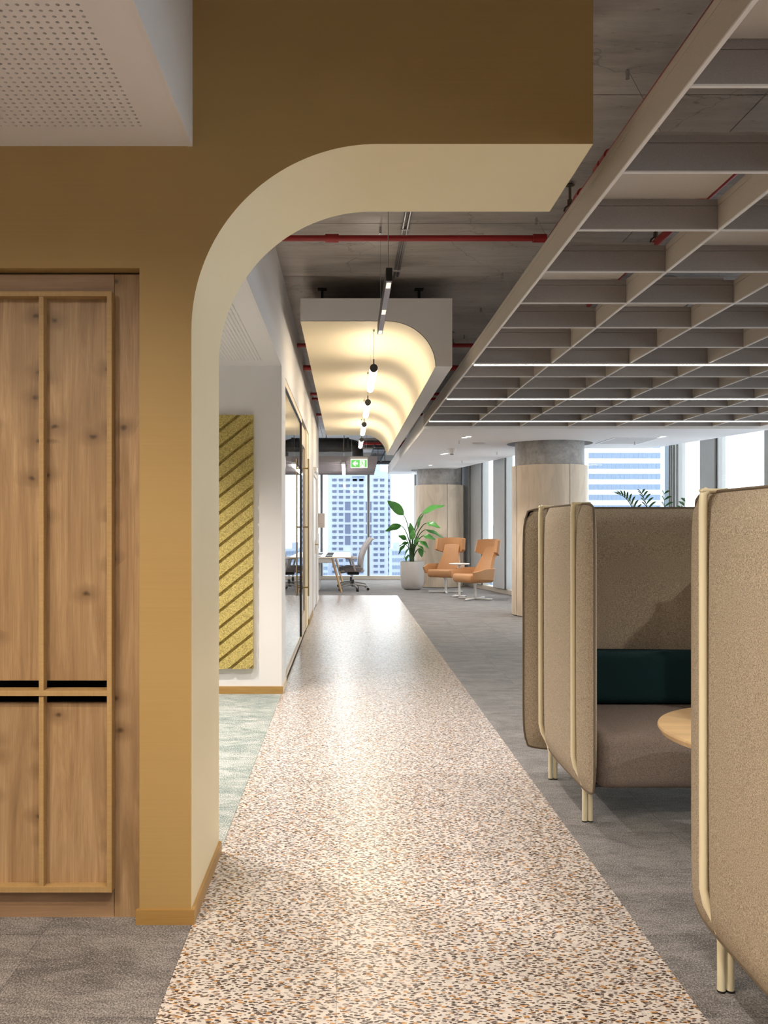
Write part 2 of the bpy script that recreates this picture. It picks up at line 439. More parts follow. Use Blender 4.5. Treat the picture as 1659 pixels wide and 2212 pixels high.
tiles(tile_me, [TX0-.5*k for k in range(1, 5)], [1.98, 2.48])
tiles(tile_me, [TX0-.5*k for k in range(1, 4)], [2.98])
far2 = MB().box(TX1, 5.986, YB, 1.98, -.010, 0).box(-4.2, TX0, YB, 1.98, -.010, 0).box(-4.2, TX0-2, 1.98, 2.98, -.010, 0)
struct(far2.build('floor_near_carpet', CARPET), 'grey carpet behind the entrance')
gt = MB().box(0, .4985, 0, .4985, -.010, 0).build('carpet_tile', CARPETG, fl); gt.location = (TX0-.5, 3.76, 0)
for k in range(1, 5):
    for j in range(7):
        if (k, j) != (1, 0): link('carpet_tile', gt.data, fl, (TX0-.5*k, 3.76+.5*j, 0))
struct(MB().box(-4.2, -2.543, 3.74, 7.26, -.010, 0).build('floor_left_room', CARPETG), 'green and white carpet of the side room')
tz = struct(MB().box(TX0, TX1, YB, TY1, -.012, -.006).build('floor_terrazzo', TERR), 'speckled terrazzo walkway')
y = -4.69
while y < TY1-.05:
    y2 = min(y+1.05, TY1)
    MB().box(TX0+.0005, -.0312, y+.0005, y2-.0005, -.006, .001).build('slab', TERR, tz)
    MB().box(-.0302, TX1-.0005, y+.0005, y2-.0005, -.006, .001).build('slab', TERR, tz)
    y = y2

# raw concrete soffit in bays
ce = struct(slab(MB(), -4.2, 10.2, YB-.3, YE+.2, ZC+.012, ZC+.3).build('ceiling', CONC), 'raw concrete soffit')
yj = [YB, -2.6, -.2, 1.9, 3.1, 4.3, 6.13, 7.43, 8.7, 10.0, 11.3, 12.6, 13.9, 15.2, 16.5, 17.8, 19.1, 20.4, 21.6, YE+.2]
xj = [-4.2, -.57, 2.07, 4.7, 10.2]
for a, b in zip(yj, yj[1:]):
    for c, d in zip(xj, xj[1:]):
        q = slab(MB(), c+.004, d-.004, a+.004, b-.004, ZC, ZC+.014)
        if q.v: q.build('concrete_bay', CONC, ce)

# arch wall
AX, AZ, AR, AY0, AY1, HX = -.547, 2.745, .655, 3.065, 3.725, .868
arc = [(AX+AR-AR*math.cos(a), AZ-AR+AR*math.sin(a)) for a in [PI/2*k/40 for k in range(41)]]
poly = [(-4.2, 0), (-2.6, 0), (-2.6, 2.308), (-.73, 2.308), (-.73, 0), (AX, 0)]+arc+[(HX, AZ), (HX, ZC), (-4.2, ZC)]
wa = MB().prism(poly, 'y', AY0, AY1, 0, True, lambda i: 1 if 5 <= i <= 46 else 0)
struct(wa.build('wall_arch', [OLIVE, YELLOW], smooth=30), 'olive gold wall with rounded archway and pale yellow lining')
struct(MB().box(-.74, AX+.012, AY0-.012, AY0, 0, .052).build('baseboard_arch', SKIRT), 'oak skirting at the foot of the olive wall')
struct(MB().box(AX, AX+.012, AY0, AY1, 0, .052).build('baseboard_arch_side', SKIRTY), 'oak skirting along the arch reveal')

# lowered perforated ceilings on the left
def perforated(name, x1, nx, ya, ny, xa, xb, yb0, yb1, z, label):
    p, r = .026, .0058
    x0 = x1-p*nx; y0 = ya-p*ny
    m = MB(); th = .012
    m.box(xa, x0, yb0, yb1, z, z+th).box(x1, xb, yb0, yb1, z, z+th).box(x0, x1, yb0, y0, z, z+th).box(x0, x1, ya, yb1, z, z+th)
    N = 8; vs, fs = [], []
    sq = [(-1, -1), (0, -1), (1, -1), (1, 0), (1, 1), (0, 1), (-1, 1), (-1, 0)]
    for i in range(nx):
        for j in range(ny):
            cx, cy = x0+(i+.5)*p, y0+(j+.5)*p; o = len(vs)
            for k in range(8): vs.append((cx+sq[k][0]*p/2, cy+sq[k][1]*p/2, z))
            for h in (z, z+th):
                for k in range(8):
                    a = -3*PI/4+k*PI/4; vs.append((cx+r*math.cos(a), cy+r*math.sin(a), h))
            for k in range(8):
                q = (k+1) % 8
                fs.append((o+k, o+8+k, o+8+q, o+q)); fs.append((o+8+k, o+16+k, o+16+q, o+8+q))
    m.add(vs, fs)
    ob = struct(m.build(name, WHITEC, fix=False), label)
    struct(MB().box(xa, xb, yb0, yb1, z+.03, z+.05).build(name+'_backing', plain(name+'_lining', (.30, .25, .21), .95)), 'brown acoustic lining above the perforated ceiling')
    return ob
ZL = 2.737
perforated('ceiling_entrance', -.677, 46, 2.922, 44, -4.2, -.56, YB, AY0, ZL, 'white perforated plasterboard ceiling beside the olive wall')
perforated('ceiling_side_room', -.677, 34, 7.03, 112, -4.2, -.56, AY1, 7.26, ZL, 'white perforated ceiling over the side room')
struct(MB().box(-.56, -.543, YB, AY0, ZL-.001, ZC).build('wall_entrance_fascia', WHITE), 'white fascia above the entrance ceiling edge')
# left wall beyond the arch
struct(MB().box(-.56, -.543, AY1, 7.26, ZL-.001, ZC).box(-.70, -.543, 7.40, 16.75, 2.715, ZC).box(-.70, -.543, 7.40, 7.70, 0, 2.715)
       .box(-.70, -.543, 12.42, 13.80, 0, 2.715).box(-.70, -.543, 15.62, 16.75, 0, 2.715).box(-.70, -.543, 13.80, 15.62, 2.30, 2.715)
       .build('wall_left', WHITE), 'white plaster wall along the walkway')
struct(MB().box(-4.2, -.543, 7.26, 7.40, 0, ZC).build('wall_side_room', WHITE), 'white wall carrying the acoustic panel')
struct(MB().box(-4.2, -.531, 7.248, 7.26, 0, .062).build('baseboard_side_room', SKIRT), 'oak skirting below the acoustic panel')
struct(MB().box(-.543, -.531, 7.26, 7.70, 0, .062).build('baseboard_left', plain('cream_skirting', (.72, .62, .47), .5)), 'cream skirting on the wall end')
struct(MB().box(-.543, -.529, 12.36, 13.82, 0, .07).build('baseboard_left_middle', SKIRTY), 'oak skirting between the two doors')
struct(MB().box(-.543, -.531, 15.64, 16.75, 0, .07).build('baseboard_left_far', LIP), 'white skirting at the wall end')
struct(MB().box(-.7, -.60, 7.26, 16.75, 0, .02).build('trim_threshold', LIP), 'white threshold under the partition')
struct(MB().box(-4.2, -4.05, YB-.3, YE+.4, 0, ZC).build('wall_outer_left', WHITE), 'white wall at the outer left')
struct(MB().box(-4.2, 10.2, YB-.3, YB, 0, ZC).build('wall_back', WHITE), 'white wall behind the camera')
struct(MB().box(-4.05, -.70, 16.6, 16.75, 0, ZC).build('wall_meeting_room', WHITE), 'white wall between meeting room and open office')
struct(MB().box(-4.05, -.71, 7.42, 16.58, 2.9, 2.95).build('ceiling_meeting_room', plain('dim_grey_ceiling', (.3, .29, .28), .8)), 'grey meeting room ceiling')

# window walls ------------------------------------------------------------------
def facade(name, p0, p1, posts, solids, label, head=3.40, sill=.10, frame=FRAMEG, top=ZC):
    p0 = Vector(p0); p1 = Vector(p1); L = (p1-p0).length; a = math.atan2(p1.y-p0.y, p1.x-p0.x)
    r = bpy.data.objects.new(name, None); COL.objects.link(r); r.location = (p0.x, p0.y, 0); r.rotation_euler = (0, 0, a)
    struct(r, label)
    MB().box(0, L, -.05, .14, 0, sill, 0, .006).build('sill', plain('beige_sill', (.62, .56, .48), .5), r)
    MB().box(0, L, -.03, .12, head, top).build('head_panel', frame, r)
    ed = sorted(set([0.0, L]+[q for q in posts]))
    for q in ed:
        MB().box(q-.035, q+.035, -.06, .08, sill, head, 0, .004).box(q-.006, q+.006, -.064, -.058, sill, head, 1).build('mullion', [frame, BLACK], r)
    for (c, d) in solids:
        MB().box(c, d, -.09, .09, sill, head, 0, .005).build('infill_panel', INFILL, r)
    for c, d in zip(ed, ed[1:]):
        MB().box(c+.02, d-.02, .0, .012, sill-.01, head+.01).build('pane', WGLASS, r)
    return r
ca = math.hypot(1, .195)
sA = lambda d: (YE-d)*ca         # measured from the far corner towards the camera
facade('window_1', (-4.05, YE), (FAx(YE), YE), [-.655+4.05-1.22*k for k in range(0, 3)]+[.567+4.05, 1.79+4.05], [], 'tall end window of the open office', head=3.0)
facade('window_2', (FAx(YE), YE), (FAx(YN), YN), [sA(22.0), sA(20.72), sA(20.0), sA(19.88), sA(19.22), sA(18.48), sA(17.84), sA(16.9), sA(16.2)],
       [(sA(20.70), sA(20.03)), (sA(19.88), sA(19.23)), (sA(18.48), sA(17.85)), (sA(16.9), sA(16.2))], 'window wall beside the lounge chairs')
facade('window_3', (FAx(YN), YN), (FBx(YN), YN), [], [], 'window facing the walkway behind the clad column', frame=ALU)
cb = math.hypot(1, .20); sB = lambda d: (YN-d)*cb
facade('window_4', (FBx(YN), YN), (FBx(YB), YB), [sB(14.58), sB(13.92), sB(13.52)]+[sB(13.52-1.5*k) for k in range(1, 12)],
       [(sB(13.90), sB(13.54))]+[(sB(13.9-1.5*k), sB(13.54-1.5*k)) for k in range(1, 12)], 'long window wall behind the booths')

# ================================================================== LAMPS BEHIND THE CAMERA (round recessed downlights of the entrance)
def downlight(loc, label, power=60, r=.045, color=NEUT, group=None, spot=100, disc=DLIGHT, blend=.7, tilt=(0, 0, 0)):
    t = thing('downlight', label, 'downlight', loc, 0, group)
    MB().lathe([(r, -.001), (r+.012, -.006), (r+.014, -.001), (r+.014, .0)], 24, cap=False).build('trim_ring', WHITEM, t, smooth=True)
    MB().lathe([(r, -.002), (r*.98, .0)], 20).build('lens', disc, t)
    if power: light('downlight_beam', 'SPOT', (0, 0, -.012), power, color, tilt, .04, spot=spot, blend=blend, parent=t)
    return t
for (x, yy, w, s) in [(-1.55, 1.35, 122, 165), (-.95, .9, 88, 165), (-2.3, .9, 90, 165), (-1.5, -.6, 90, 165)]:
    downlight((x, yy, ZL), 'round recessed downlight in the perforated entrance ceiling', w, color=(1.0, .84, .64), group='entrance downlights', spot=s)
for (yy, w) in [(4.6, 22), (5.9, 26)]:
    downlight((-1.9, yy, ZL), 'round recessed downlight in the side room ceiling', w*10, color=(1, .93, .86), group='side room downlights', spot=130)

# slim black linear pendant, one in view, two more added out of view to light the walkway
def linear_pendant(y0, y1, z0, x, label, power, group):
    L = y1-y0; t = thing('linear_pendant', label, 'pendant light', (x, y0, z0), 0, group)
    MB().box(-.018, .018, 0, L, 0, .075, 0, .002).build('housing', BLACK, t)
    MB().box(-.0155, .0155, .004, L-.004, -.0015, .001).build('bottom_strip', plain('lilac_grey_strip', (.30, .28, .33), .4), t)
    for c in (.09, L*.52, L-.07):
        m = MB().box(-.012, .012, c-.055, c+.055, -.003, -.001)
        for q in range(5): m.box(-.012, .012, c-.05+q*.022, c-.046+q*.022, -.006, -.002, 1)
        m.build('louvre', [emis('louvre_glow', (1, .85, .6), 2.0) if 'louvre_glow' not in bpy.data.materials else bpy.data.materials['louvre_glow'], STEEL], t)
        if power: light('louvre_beam', 'SPOT', (0, c, -.01), power, NEUT, (0, 0, 0), .03, spot=120, blend=.8, parent=t)
    MB().cyl((0, .12, .075), (0, .12, ZC-z0-.002), .0022, 6).build('power_cable', STEEL, t)
    MB().cyl((0, L-.1, .075), (0, L-.1, ZC-z0-.04), .0013, 6).build('cable', STEEL, t)
    MB().cyl((0, L-.1, ZC-z0-.05), (0, L-.1, ZC-z0-.001), .009, 8).build('cable_anchor', STEEL, t)
    return t
linear_pendant(4.92, 6.30, 2.785, .24, 'slim black linear pendant hung before the vaulted canopy', 60, 'linear pendants over the walkway')
linear_pendant(.55, 1.93, 2.785, .24, 'slim black linear pendant added out of view to light the near walkway', 52, 'linear pendants over the walkway')
linear_pendant(-2.0, -.62, 2.785, .24, 'slim black linear pendant added out of view behind the entrance for light', 60, 'linear pendants over the walkway')

# ================================================================== BUILT-IN OAK CUPBOARD
wd = thing('built_in_cupboard', 'knotty oak cupboard with framed doors recessed in the olive wall', 'cupboard', (-.73, 3.115, 0))
# local x: 0 at right jamb, negative to the left ; front panels at y=0
px = lambda x, d=3.115: (x-VX)/F*d+.73
pz = lambda y, d=3.115: CH+(VY-y)/F*d
xr, xl = px(247), -1.87
MB().box(xr+.001, 0, 0, .02, 0, 2.300).build('end_stile', OAK, wd)
MB().box(xl, xr-.001, 0, .02, pz(634), 2.300).build('top_rail', OAKH, wd)
MB().box(xl, xr-.001, 0, .02, 0, pz(1918)).build('plinth', OAKH, wd)
MB().box(xl, 0, .30, .32, 0, 2.30).box(xl, 0, .02, .30, 1.386-.0, 1.387).build('carcass_back', VOID, wd)
zu0, zl1 = pz(1470), pz(1518)
cols = [xr, px(91), px(91)-(xr-px(91)), px(91)-2*(xr-px(91))-.02, xl]
for a, b in zip(cols[1:], cols):
    MB().box(a+.001, b-.001, 0, .018, zu0, pz(634)).build('upper_door', OAK, wd)
    MB().box(a+.001, b-.001, 0, .018, pz(1918), zl1).build('lower_door', OAK, wd)
D2 = 3.072
fz0, fz1 = CH+(VY-1928)/F*D2, CH+(VY-629)/F*D2
fx1 = (241-VX)/F*D2+.73; fw = .0165
MB().box(fx1-fw, fx1, -.043, 0, fz0, fz1).build('frame_upright', PLY, wd)
MB().box(xl, fx1-fw, -.043, 0, fz1-fw*1.05, fz1).build('frame_top', PLY, wd)
MB().box(xl, fx1-fw, -.043, 0, fz0, fz0+fw*1.1).build('frame_bottom', PLY, wd)
rz0 = CH+(VY-1503.5)/F*D2
MB().box(xl, fx1-fw, -.043, .02, rz0, rz0+.019).build('middle_rail', PLY, wd)
D3 = 3.078
for k in range(4):
    x1 = (94-VX)/F*D3+.73-k*(xr-px(91)); x0 = x1-.0165
    MB().box(x0, x1, -.037, 0, rz0+.019, fz1-fw*1.05).build('upright_fin', PLY, wd)
    MB().box(x0, x1, -.037, 0, fz0+fw*1.1, rz0-.002).build('upright_fin', PLY, wd)

# ================================================================== WOOD-WOOL ACOUSTIC PANEL
ap = thing('acoustic_wall_hanging', 'tall olive wood-wool panel with slanting ribs on the white wall', 'wall panel', (-1.40, 7.26, .215))
PW, PH = .625, 2.105
MB().box(0, PW, -.028, -.004, 0, PH).build('backing_board', WOODWOOL, ap)
sl, step, gap = .80, .136, .030
k = -.6
while k < PH+.1:
    q = [(-.1, k-.1*sl), (PW+.1, k+(PW+.1)*sl), (PW+.1, k+(PW+.1)*sl+step-gap), (-.1, k-.1*sl+step-gap)]
    for f in (lambda p: p[0], lambda p: PW-p[0], lambda p: p[1], lambda p: PH-p[1]):
        if q: q = clip(q, f)
    if len(q) >= 3:
        c = (sum(p[0] for p in q)/len(q), sum(p[1] for p in q)/len(q))
        inn = [(p[0]+(c[0]-p[0])*0, p[1]) for p in q]
        m = MB().prism(q, 'y', -.052, -.028)
        # sloped shoulders along the ribs
        m.build('rib', WOODWOOL, ap)
    k += step

# ================================================================== GLASS PARTITION AND DOORS
gp = bpy.data.objects.new('window_5', None); COL.objects.link(gp); gp.location = (-.56, 7.70, 0); struct(gp, 'full height glass partition along the walkway')
L = 2.92
MB().box(-.012, 0, .02, L-.02, .045, 2.655).build('pane', GLASS, gp)
MB().box(-.03, .012, 0, L, .02, .05, 0, .003).build('bottom_frame', plain('cream_frame', (.72, .63, .52), .5), gp)
MB().box(-.03, .012, 0, L, 2.650, 2.715, 0, .003).box(-.006, .013, 0, L, 2.645, 2.652, 1).build('top_frame', [PALEOAK, BLACK], gp)
MB().box(-.03, .010, 0, .02, .05, 2.65).build('frame_post', LIP, gp)
MB().box(-.03, .013, L-.02, L, .02, 2.65).build('frame_post', DGREY, gp)

d1 = bpy.data.objects.new('door_1', None); COL.objects.link(d1); d1.location = (-.56, 10.63, 0); struct(d1, 'pale oak door with narrow glass slot and long brass pull handle')
W1 = 1.75
MB().box(-.035, .005, 0, .16, .01, 2.66, 0, .003).box(-.035, .005, .95, 1.05, .01, 2.66, 0, .003).box(-.035, .005, .16, .95, .01, .28).box(-.035, .005, .16, .95, 2.42, 2.66).build('door_leaf', PALEOAK, d1)
MB().box(-.02, -.008, .16, .95, .28, 2.42).build('glass_slot', GLASS, d1)
MB().box(-.05, .012, 1.05, 1.79, 0, 2.70, 0, .004).box(-.05, .016, 1.10, 1.13, 0, 2.70, 1).build('door_frame', [CREAM, BRASS], d1)
h = MB().tube([(.075, .42, .51), (.075, .42, 2.25)], .011, 10)
for z in (.62, 1.385, 2.13): h.tube([(.0, .42, z), (.075, .42, z)], .009, 8)
h.build('pull_handle', BRASS, d1, smooth=True)
MB().box(.005, .009, .10, .14, 1.62, 1.70).box(.005, .009, .10, .14, .98, 1.06).build('door_plate', WHITEM, d1)

d2 = bpy.data.objects.new('door_2', None); COL.objects.link(d2); d2.location = (-.56, 13.80, 0); struct(d2, 'white service door with brass lever handle')
MB().box(-.06, .035, 0, .10, 0, 2.30, 0, .004).box(-.06, .035, 1.72, 1.82, 0, 2.30, 0, .004).box(-.06, .035, .10, 1.72, 2.22, 2.30, 0, .004).build('door_frame', LIP, d2)
MB().box(-.04, .01, .10, 1.72, .01, 2.22).build('door_leaf', WHITEM, d2)
MB().box(.0, .075, .35, .75, 2.28, 2.36, 0, .006).tube([(.04, .55, 2.30), (.07, .9, 2.31), (.02, 1.2, 2.26)], .008, 6).build('door_closer', WHITEM, d2)
MB().box(.01, .018, 1.18, 1.24, .92, 1.16, 0, .003).tube([(.015, 1.21, 1.08), (.065, 1.21, 1.08), (.07, 1.05, 1.08)], .009, 8).build('lever_handle', BRASS, d2)
MB().box(-.543+.56, -.535+.56, -.22, -.12, 1.16, 1.32, 0, .002).build('card_reader', WHITEM, d2)
ws = MB().box(0, .125, 0, .03, 0, .275, 0, .006, 2).build('wall_sign', plain('beige_sign', (.66, .60, .57), .6)); ws.location = (-.543, 16.60, 1.365)
tag(ws, 'blank beige flag sign projecting from the end of the white wall', 'sign')

# ================================================================== VAULTED CANOPY
vy0, vy1 = 7.38, 16.65
vc = thing('vaulted_canopy', 'suspended white canopy with a curved pale yellow vault', 'canopy', (0, vy0, 0))
Lc = vy1-vy0
va = [(.34+.412*math.sin(a), 3.135-.385+.385*math.cos(a)) for a in [PI/2*k/28 for k in range(29)]]
prof = [(-.3925, 3.140), (.34, 3.140)]+[(x+.004, z+.004) for x, z in va[1:]]+[(.895, 2.75), (.895, 3.33), (-.3925, 3.33)]
MB().prism(prof, 'y', 0, Lc).build('canopy_shell', WHITE, vc, smooth=30)
lin = [(-.3925, 3.135)]+va
back = [(x+.003, z+.004) for x, z in lin]
m = MB()
for i in range(len(lin)-1):
    m.add([(lin[i][0], .002, lin[i][1]), (lin[i+1][0], .002, lin[i+1][1]), (lin[i+1][0], Lc-.002, lin[i+1][1]), (lin[i][0], Lc-.002, lin[i][1])], [(0, 1, 2, 3)])
m.build('vault_lining', CREAM, vc, smooth=60)
for yy in (.45, 3.2, 6.0, 8.8):
    for x in (-.22, .65):
        MB().box(x-.012, x+.012, yy-.012, yy+.012, 3.33, ZC).box(x-.04, x+.04, yy-.04, yy+.04, ZC-.006, ZC).build('hanger_rod', BLACK, vc)

# tube lights under the vault
t0 = thing('tube_light', 'slim glowing tube pendant hung in the yellow vault', 'pendant light', (.24, 7.72, 2.80), 0, 'row of tube lights under the vault')
TR, TL = .034, 1.22
MB().tube([(0, .03, 0), (0, TL-.03, 0), (0, TL-.012, 0), (0, TL, 0)], [TR, TR, TR*.86, TR*.35], 20).build('diffuser', TUBE, t0, smooth=True)
MB().tube([(0, -.012, 0), (0, .03, 0)], TR+.001, 20).build('end_cap', DGREY, t0, smooth=True)
PC = plain('pale_cable', (.55, .5, .42), .5)
MB().cyl((0, .01, TR), (0, .01, TR+.045), .006, 8).build('cable_grip', DGREY, t0)
MB().cyl((0, .012, TR+.04), (0, -.03, 3.134-2.80), .0018, 6).build('cable', PC, t0)
MB().cyl((0, TL-.1, TR), (0, TL-.1, 3.134-2.80), .0014, 6).build('cable', PC, t0)
MB().cyl((0, -.03, 3.135-2.80-.02), (0, -.03, 3.134-2.80), .009, 8).build('cable_anchor', PC, t0)
for yy, w in ((9.87, 'second'), (12.02, 'third'), (14.17, 'fourth')): dup(t0, (.24, yy, 2.80), None, 'glowing tube pendant in the yellow vault, %s from the black linear pendant' % w)
t0['label'] = 'glowing tube pendant in the yellow vault, nearest the black linear pendant'

# ================================================================== FELT BAFFLE GRID
Zg, Hg, P = 2.72, .139, .638
gx0, gy0 = 1.027, 2.618
I0, I1, J1 = -4, 14, 7
gr = thing('ceiling_baffle_grid', 'hanging grid of grey felt baffles with white acoustic panels', 'ceiling grid', (gx0, gy0, Zg))
def baffle(L, axis, mat):
    m = MB(); t = .0065
    for (a, b, c, d, mi) in [(-t, t, .006, Hg-.03, 0), (-t-.001, t+.001, Hg-.028, Hg, 2), (-t-.0005, t+.0005, 0, .006, 1)]:
        if axis == 'y': m.box(a, b, 0, L, c, d, mi)
        else: m.box(0, L, a, b, c, d, mi)
    return m
LY = P*(I1-I0)
for j in range(J1+1):
    b = baffle(LY, 'y', 0).build('long_baffle', [FELT_LIT, LIP, FELT_LIT], gr); b.location = (j*P, I0*P, 0)
cross = None
for i in range(I0, I1+1):
    for j in range(J1):
        if cross is None:
            cross = baffle(P-.016, 'x', 0).build('cross_baffle', [FELT, LIP, FELT], gr); o = cross
        else: o = link('cross_baffle', cross.data, gr)
        o.location = (j*P+.008, i*P, 0)
pan = None
for i in range(I0, I1):
    for j in range(J1):
        if (i+j) % 2 == 0: continue
        if pan is None:
            pan = MB().box(.012, P-.06, .012, P-.012, 0, .02).build('white_panel', PANELW, gr); o = pan
        else: o = link('white_panel', pan.data, gr)
        o.location = (j*P, i*P, Hg+.001)
tab = MB().box(-.004, .004, -.012, .012, 0, .05).build('fixing_tab', ALU, gr); tab.location = (.30, 0, Hg)
for i in range(-1, 12):
    for j in range(0, 3):
        if (i+j) % 2 == 0 and (i, j) != (0, 0): link('fixing_tab', tab.data, gr, (j*P+.30, i*P, Hg))
for d in (4.06, 6.01, 7.33, 8.5, 9.7):
    MB().cyl((1.31-gx0, d-gy0, ZC-Zg), (P, d-gy0, Hg), .0016, 6).lathe([(.010, 0), (.010, .035), (.004, .045)], 10, (1.31-gx0, d-gy0, ZC-Zg-.045)).build('hanger_wire', STEEL, gr, fix=False)
for i in (-2, 7, 10, 13):  # nearest row is added out of view for ambient light
    ll = thing('linear_light', 'long white LED line across the felt baffle grid, %s' % {-2: 'an added one out of view above the near booth', 7: 'the one farthest from the clad columns', 10: 'the middle of three', 13: 'the one nearest the white lowered ceiling'}[i], 'strip light', (gx0+.01, gy0+P*i, Zg))
    MB().box(0, P*J1-.02, -.012, .012, -.014, -.009, 0).build('led_strip', LED, ll)
    MB().box(0, P*J1-.02, -.021, .021, -.009, -.001).build('profile', WHITEM, ll)

for (x, y, w) in [(gx0+4*P, gy0, 'over the booths'), (gx0+4*P, gy0-2*P, 'behind the near booth, added out of view for light'), (gx0+4*P, gy0+4*P, 'over the palm, added out of view for light')]:  # first read from the booth shadow, other two added unseen for light
    t = thing('grid_spotlight', 'small white spotlight fixed under the baffle grid '+w, 'spotlight', (x, y, Zg))
    MB().lathe([(.028, -.09), (.030, -.088), (.030, -.004)], 20).build('housing', WHITEM, t, smooth=40); MB().lathe([(.024, -.092), (.026, -.090)], 16).build('lens', DLIGHT, t)
    light('spot_beam', 'SPOT', (0, 0, -.10), 150, NEUT, (0, 0, 0), .03, spot=150, blend=.6, parent=t)

# ================================================================== WHITE LOWERED CEILING WITH COLUMN CUT-OUTS
Zw = 2.69
C1, C2 = (3.19, 13.7), (2.15, 20.2)
a0 = math.atan2(-.57, .315)
arc2 = [(C2[0]+.66*math.cos(a), C2[1]+.66*math.sin(a)) for a in [a0-(a0+3*PI/2)*k/26 for k in range(27)]]
yg1 = gy0+P*I1+.03
outer = [(1.03, yg1), (5.72, yg1), (5.66, 11.72), (5.15, 14.10), (4.95, 14.45), (3.25, 14.48), (3.08, 16.02), (2.54, 19.19)]+arc2+[(2.15, 21.85), (1.03, 21.85)]
hole = [(C1[0]+.663*math.cos(2*PI*k/40), C1[1]+.663*math.sin(2*PI*k/40)) for k in range(40)]
g = G('grooved_white_ceiling'); sx = g.n('ShaderNodeSeparateXYZ', i_Vector=g.pos())
wv = g.math('FRACT', g.math('MULTIPLY', sx.outputs[0], 1/.034))
g.color(g.mix(g.math('MULTIPLY', g.math('LESS_THAN', wv, .28), .22), (.88, .865, .875), (.40, .38, .38))).rough(.8, 0, .25); GROOVE = g.mat
def holed(outer, holes, z, mi, mb):
    polys = [[Vector((x, y, 0)) for x, y in q] for q in [outer]+holes]
    flat = [p for q in polys for p in q]
    mb.add([(p.x, p.y, z) for p in flat], [tuple(t) for t in tessellate_polygon(polys)], mi)
wc = MB()
holed(outer, [hole], Zw, 0, wc); holed(outer, [hole], Zw+.22, 1, wc)
for q in (outer, hole):
    for k in range(len(q)):
        a, b = q[k], q[(k+1) % len(q)]
        wc.add([(a[0], a[1], Zw), (b[0], b[1], Zw), (b[0], b[1], Zw+.22), (a[0], a[1], Zw+.22)], [(0, 1, 2, 3)], 1)
struct(wc.build('ceiling_lowered', [GROOVE, WHITEC]), 'white grooved lowered ceiling with round cut-outs at the columns')
zf = lambda x, y, z=Zw: ((x-VX)/F*((z-CH)*F/(VY-y)), (z-CH)*F/(VY-y))
for x, y, w in [(1003, 945, 'one of the pair before the round speaker'), (1012, 943, 'one of the pair before the round speaker'), (956, 981, 'one of the pair behind the smoke detector'), (963, 979.5, 'one of the pair behind the smoke detector'),
                (930, 1004.5, 'single one close to the far clad column'), (893.5, 1021.5, 'single one left of the far clad column'), (1423, 945, 'one of the pair by the access hatch'), (1432, 942.8, 'one of the pair by the access hatch')]:
    X, Y = zf(x, y); downlight((X, Y, Zw), 'small round downlight in the white lowered ceiling, '+w, 70, .040, NEUT, 'downlights in the lowered ceiling', 110)
for x, y, w in [(992, 958, 'between smoke detector and round speaker'), (1073.5, 982, 'close to the lounge windows'), (998, 1001, 'above the tan wing-back chairs'), (1371, 960, 'beside the square access hatch')]:
    X, Y = zf(x, y-6); s = thing('fire_sprinkler', 'small chrome sprinkler in the white ceiling '+w, 'sprinkler', (X, Y, Zw), 0, 'sprinklers in the lowered ceiling')
    MB().lathe([(.03, -.003), (.03, 0)], 16).build('rosette', WHITEM, s); MB().lathe([(.008, -.045), (.008, -.003)], 8).lathe([(.016, -.048), (.016, -.045)], 10).build('nozzle', STEEL, s)
X, Y = zf(976, 969); s = thing('smoke_detector', 'white domed smoke detector under the grooved ceiling', 'detector', (X, Y, Zw))
MB().lathe([(.075, -.014), (.075, 0)], 24).build('base_ring', WHITEM, s); MB().lathe([(.034, -.09), (.045, -.07), (.062, -.03), (.066, -.014)], 24).build('body', WHITEM, s, smooth=True); MB().lathe([(.03, -.10), (.034, -.088)], 16).build('sensor', DGREY, s)
X, Y = zf(1034, 956.5); s = thing('ceiling_speaker', 'flat round white speaker in the grooved ceiling', 'speaker', (X, Y, Zw))
MB().lathe([(.085, -.018), (.10, -.010), (.11, 0)], 28).build('grille', plain('speaker_grille', (.66, .64, .63), .7), s, smooth=True); MB().lathe([(.112, -.006), (.116, -.004), (.118, 0)], 28, cap=False).build('rim', WHITEM, s)
X0, Y0 = zf(1288, 959); X1, Y1 = zf(1388, 952); s = thing('access_hatch', 'square white access hatch in the lowered ceiling', 'hatch', (X0, Y0-1.0, Zw))
MB().box(0, .62, 0, .9, -.004, 0).build('hatch_panel', plain('hatch_grey', (.60, .58, .57), .7), s); MB().box(-.03, .65, -.03, 0, -.008, 0).box(-.03, .65, .9, .93, -.008, 0).box(-.03, 0, 0, .9, -.008, 0).box(.62, .65, 0, .9, -.008, 0).build('hatch_frame', WHITEM, s)

# ================================================================== COLUMNS
def column(c, label, rot, r=.583):
    t = thing('column', label, 'column', (c[0], c[1], 0), rot)
    MB().lathe([(r*.915, 0), (r*.915, ZC-.001)], 56).build('concrete_shaft', CONCC, t, smooth=True)
    n = 4
    for k in range(n):
        a, b = 2*PI*k/n+.007, 2*PI*(k+1)/n-.007
        MB().lathe([(r*.93, .012), (r, .012), (r, 2.335), (r*.93, 2.335), (r*.93, .012)], 18, cap=False, a0=a, a1=b).build('cladding_panel', PALEOAK, t, smooth=30)
    return t
column(C1, 'concrete column clad in pale oak behind the booths', math.radians(-72))
column(C2, 'concrete column clad in pale oak behind the potted plant', math.radians(-78), .575)

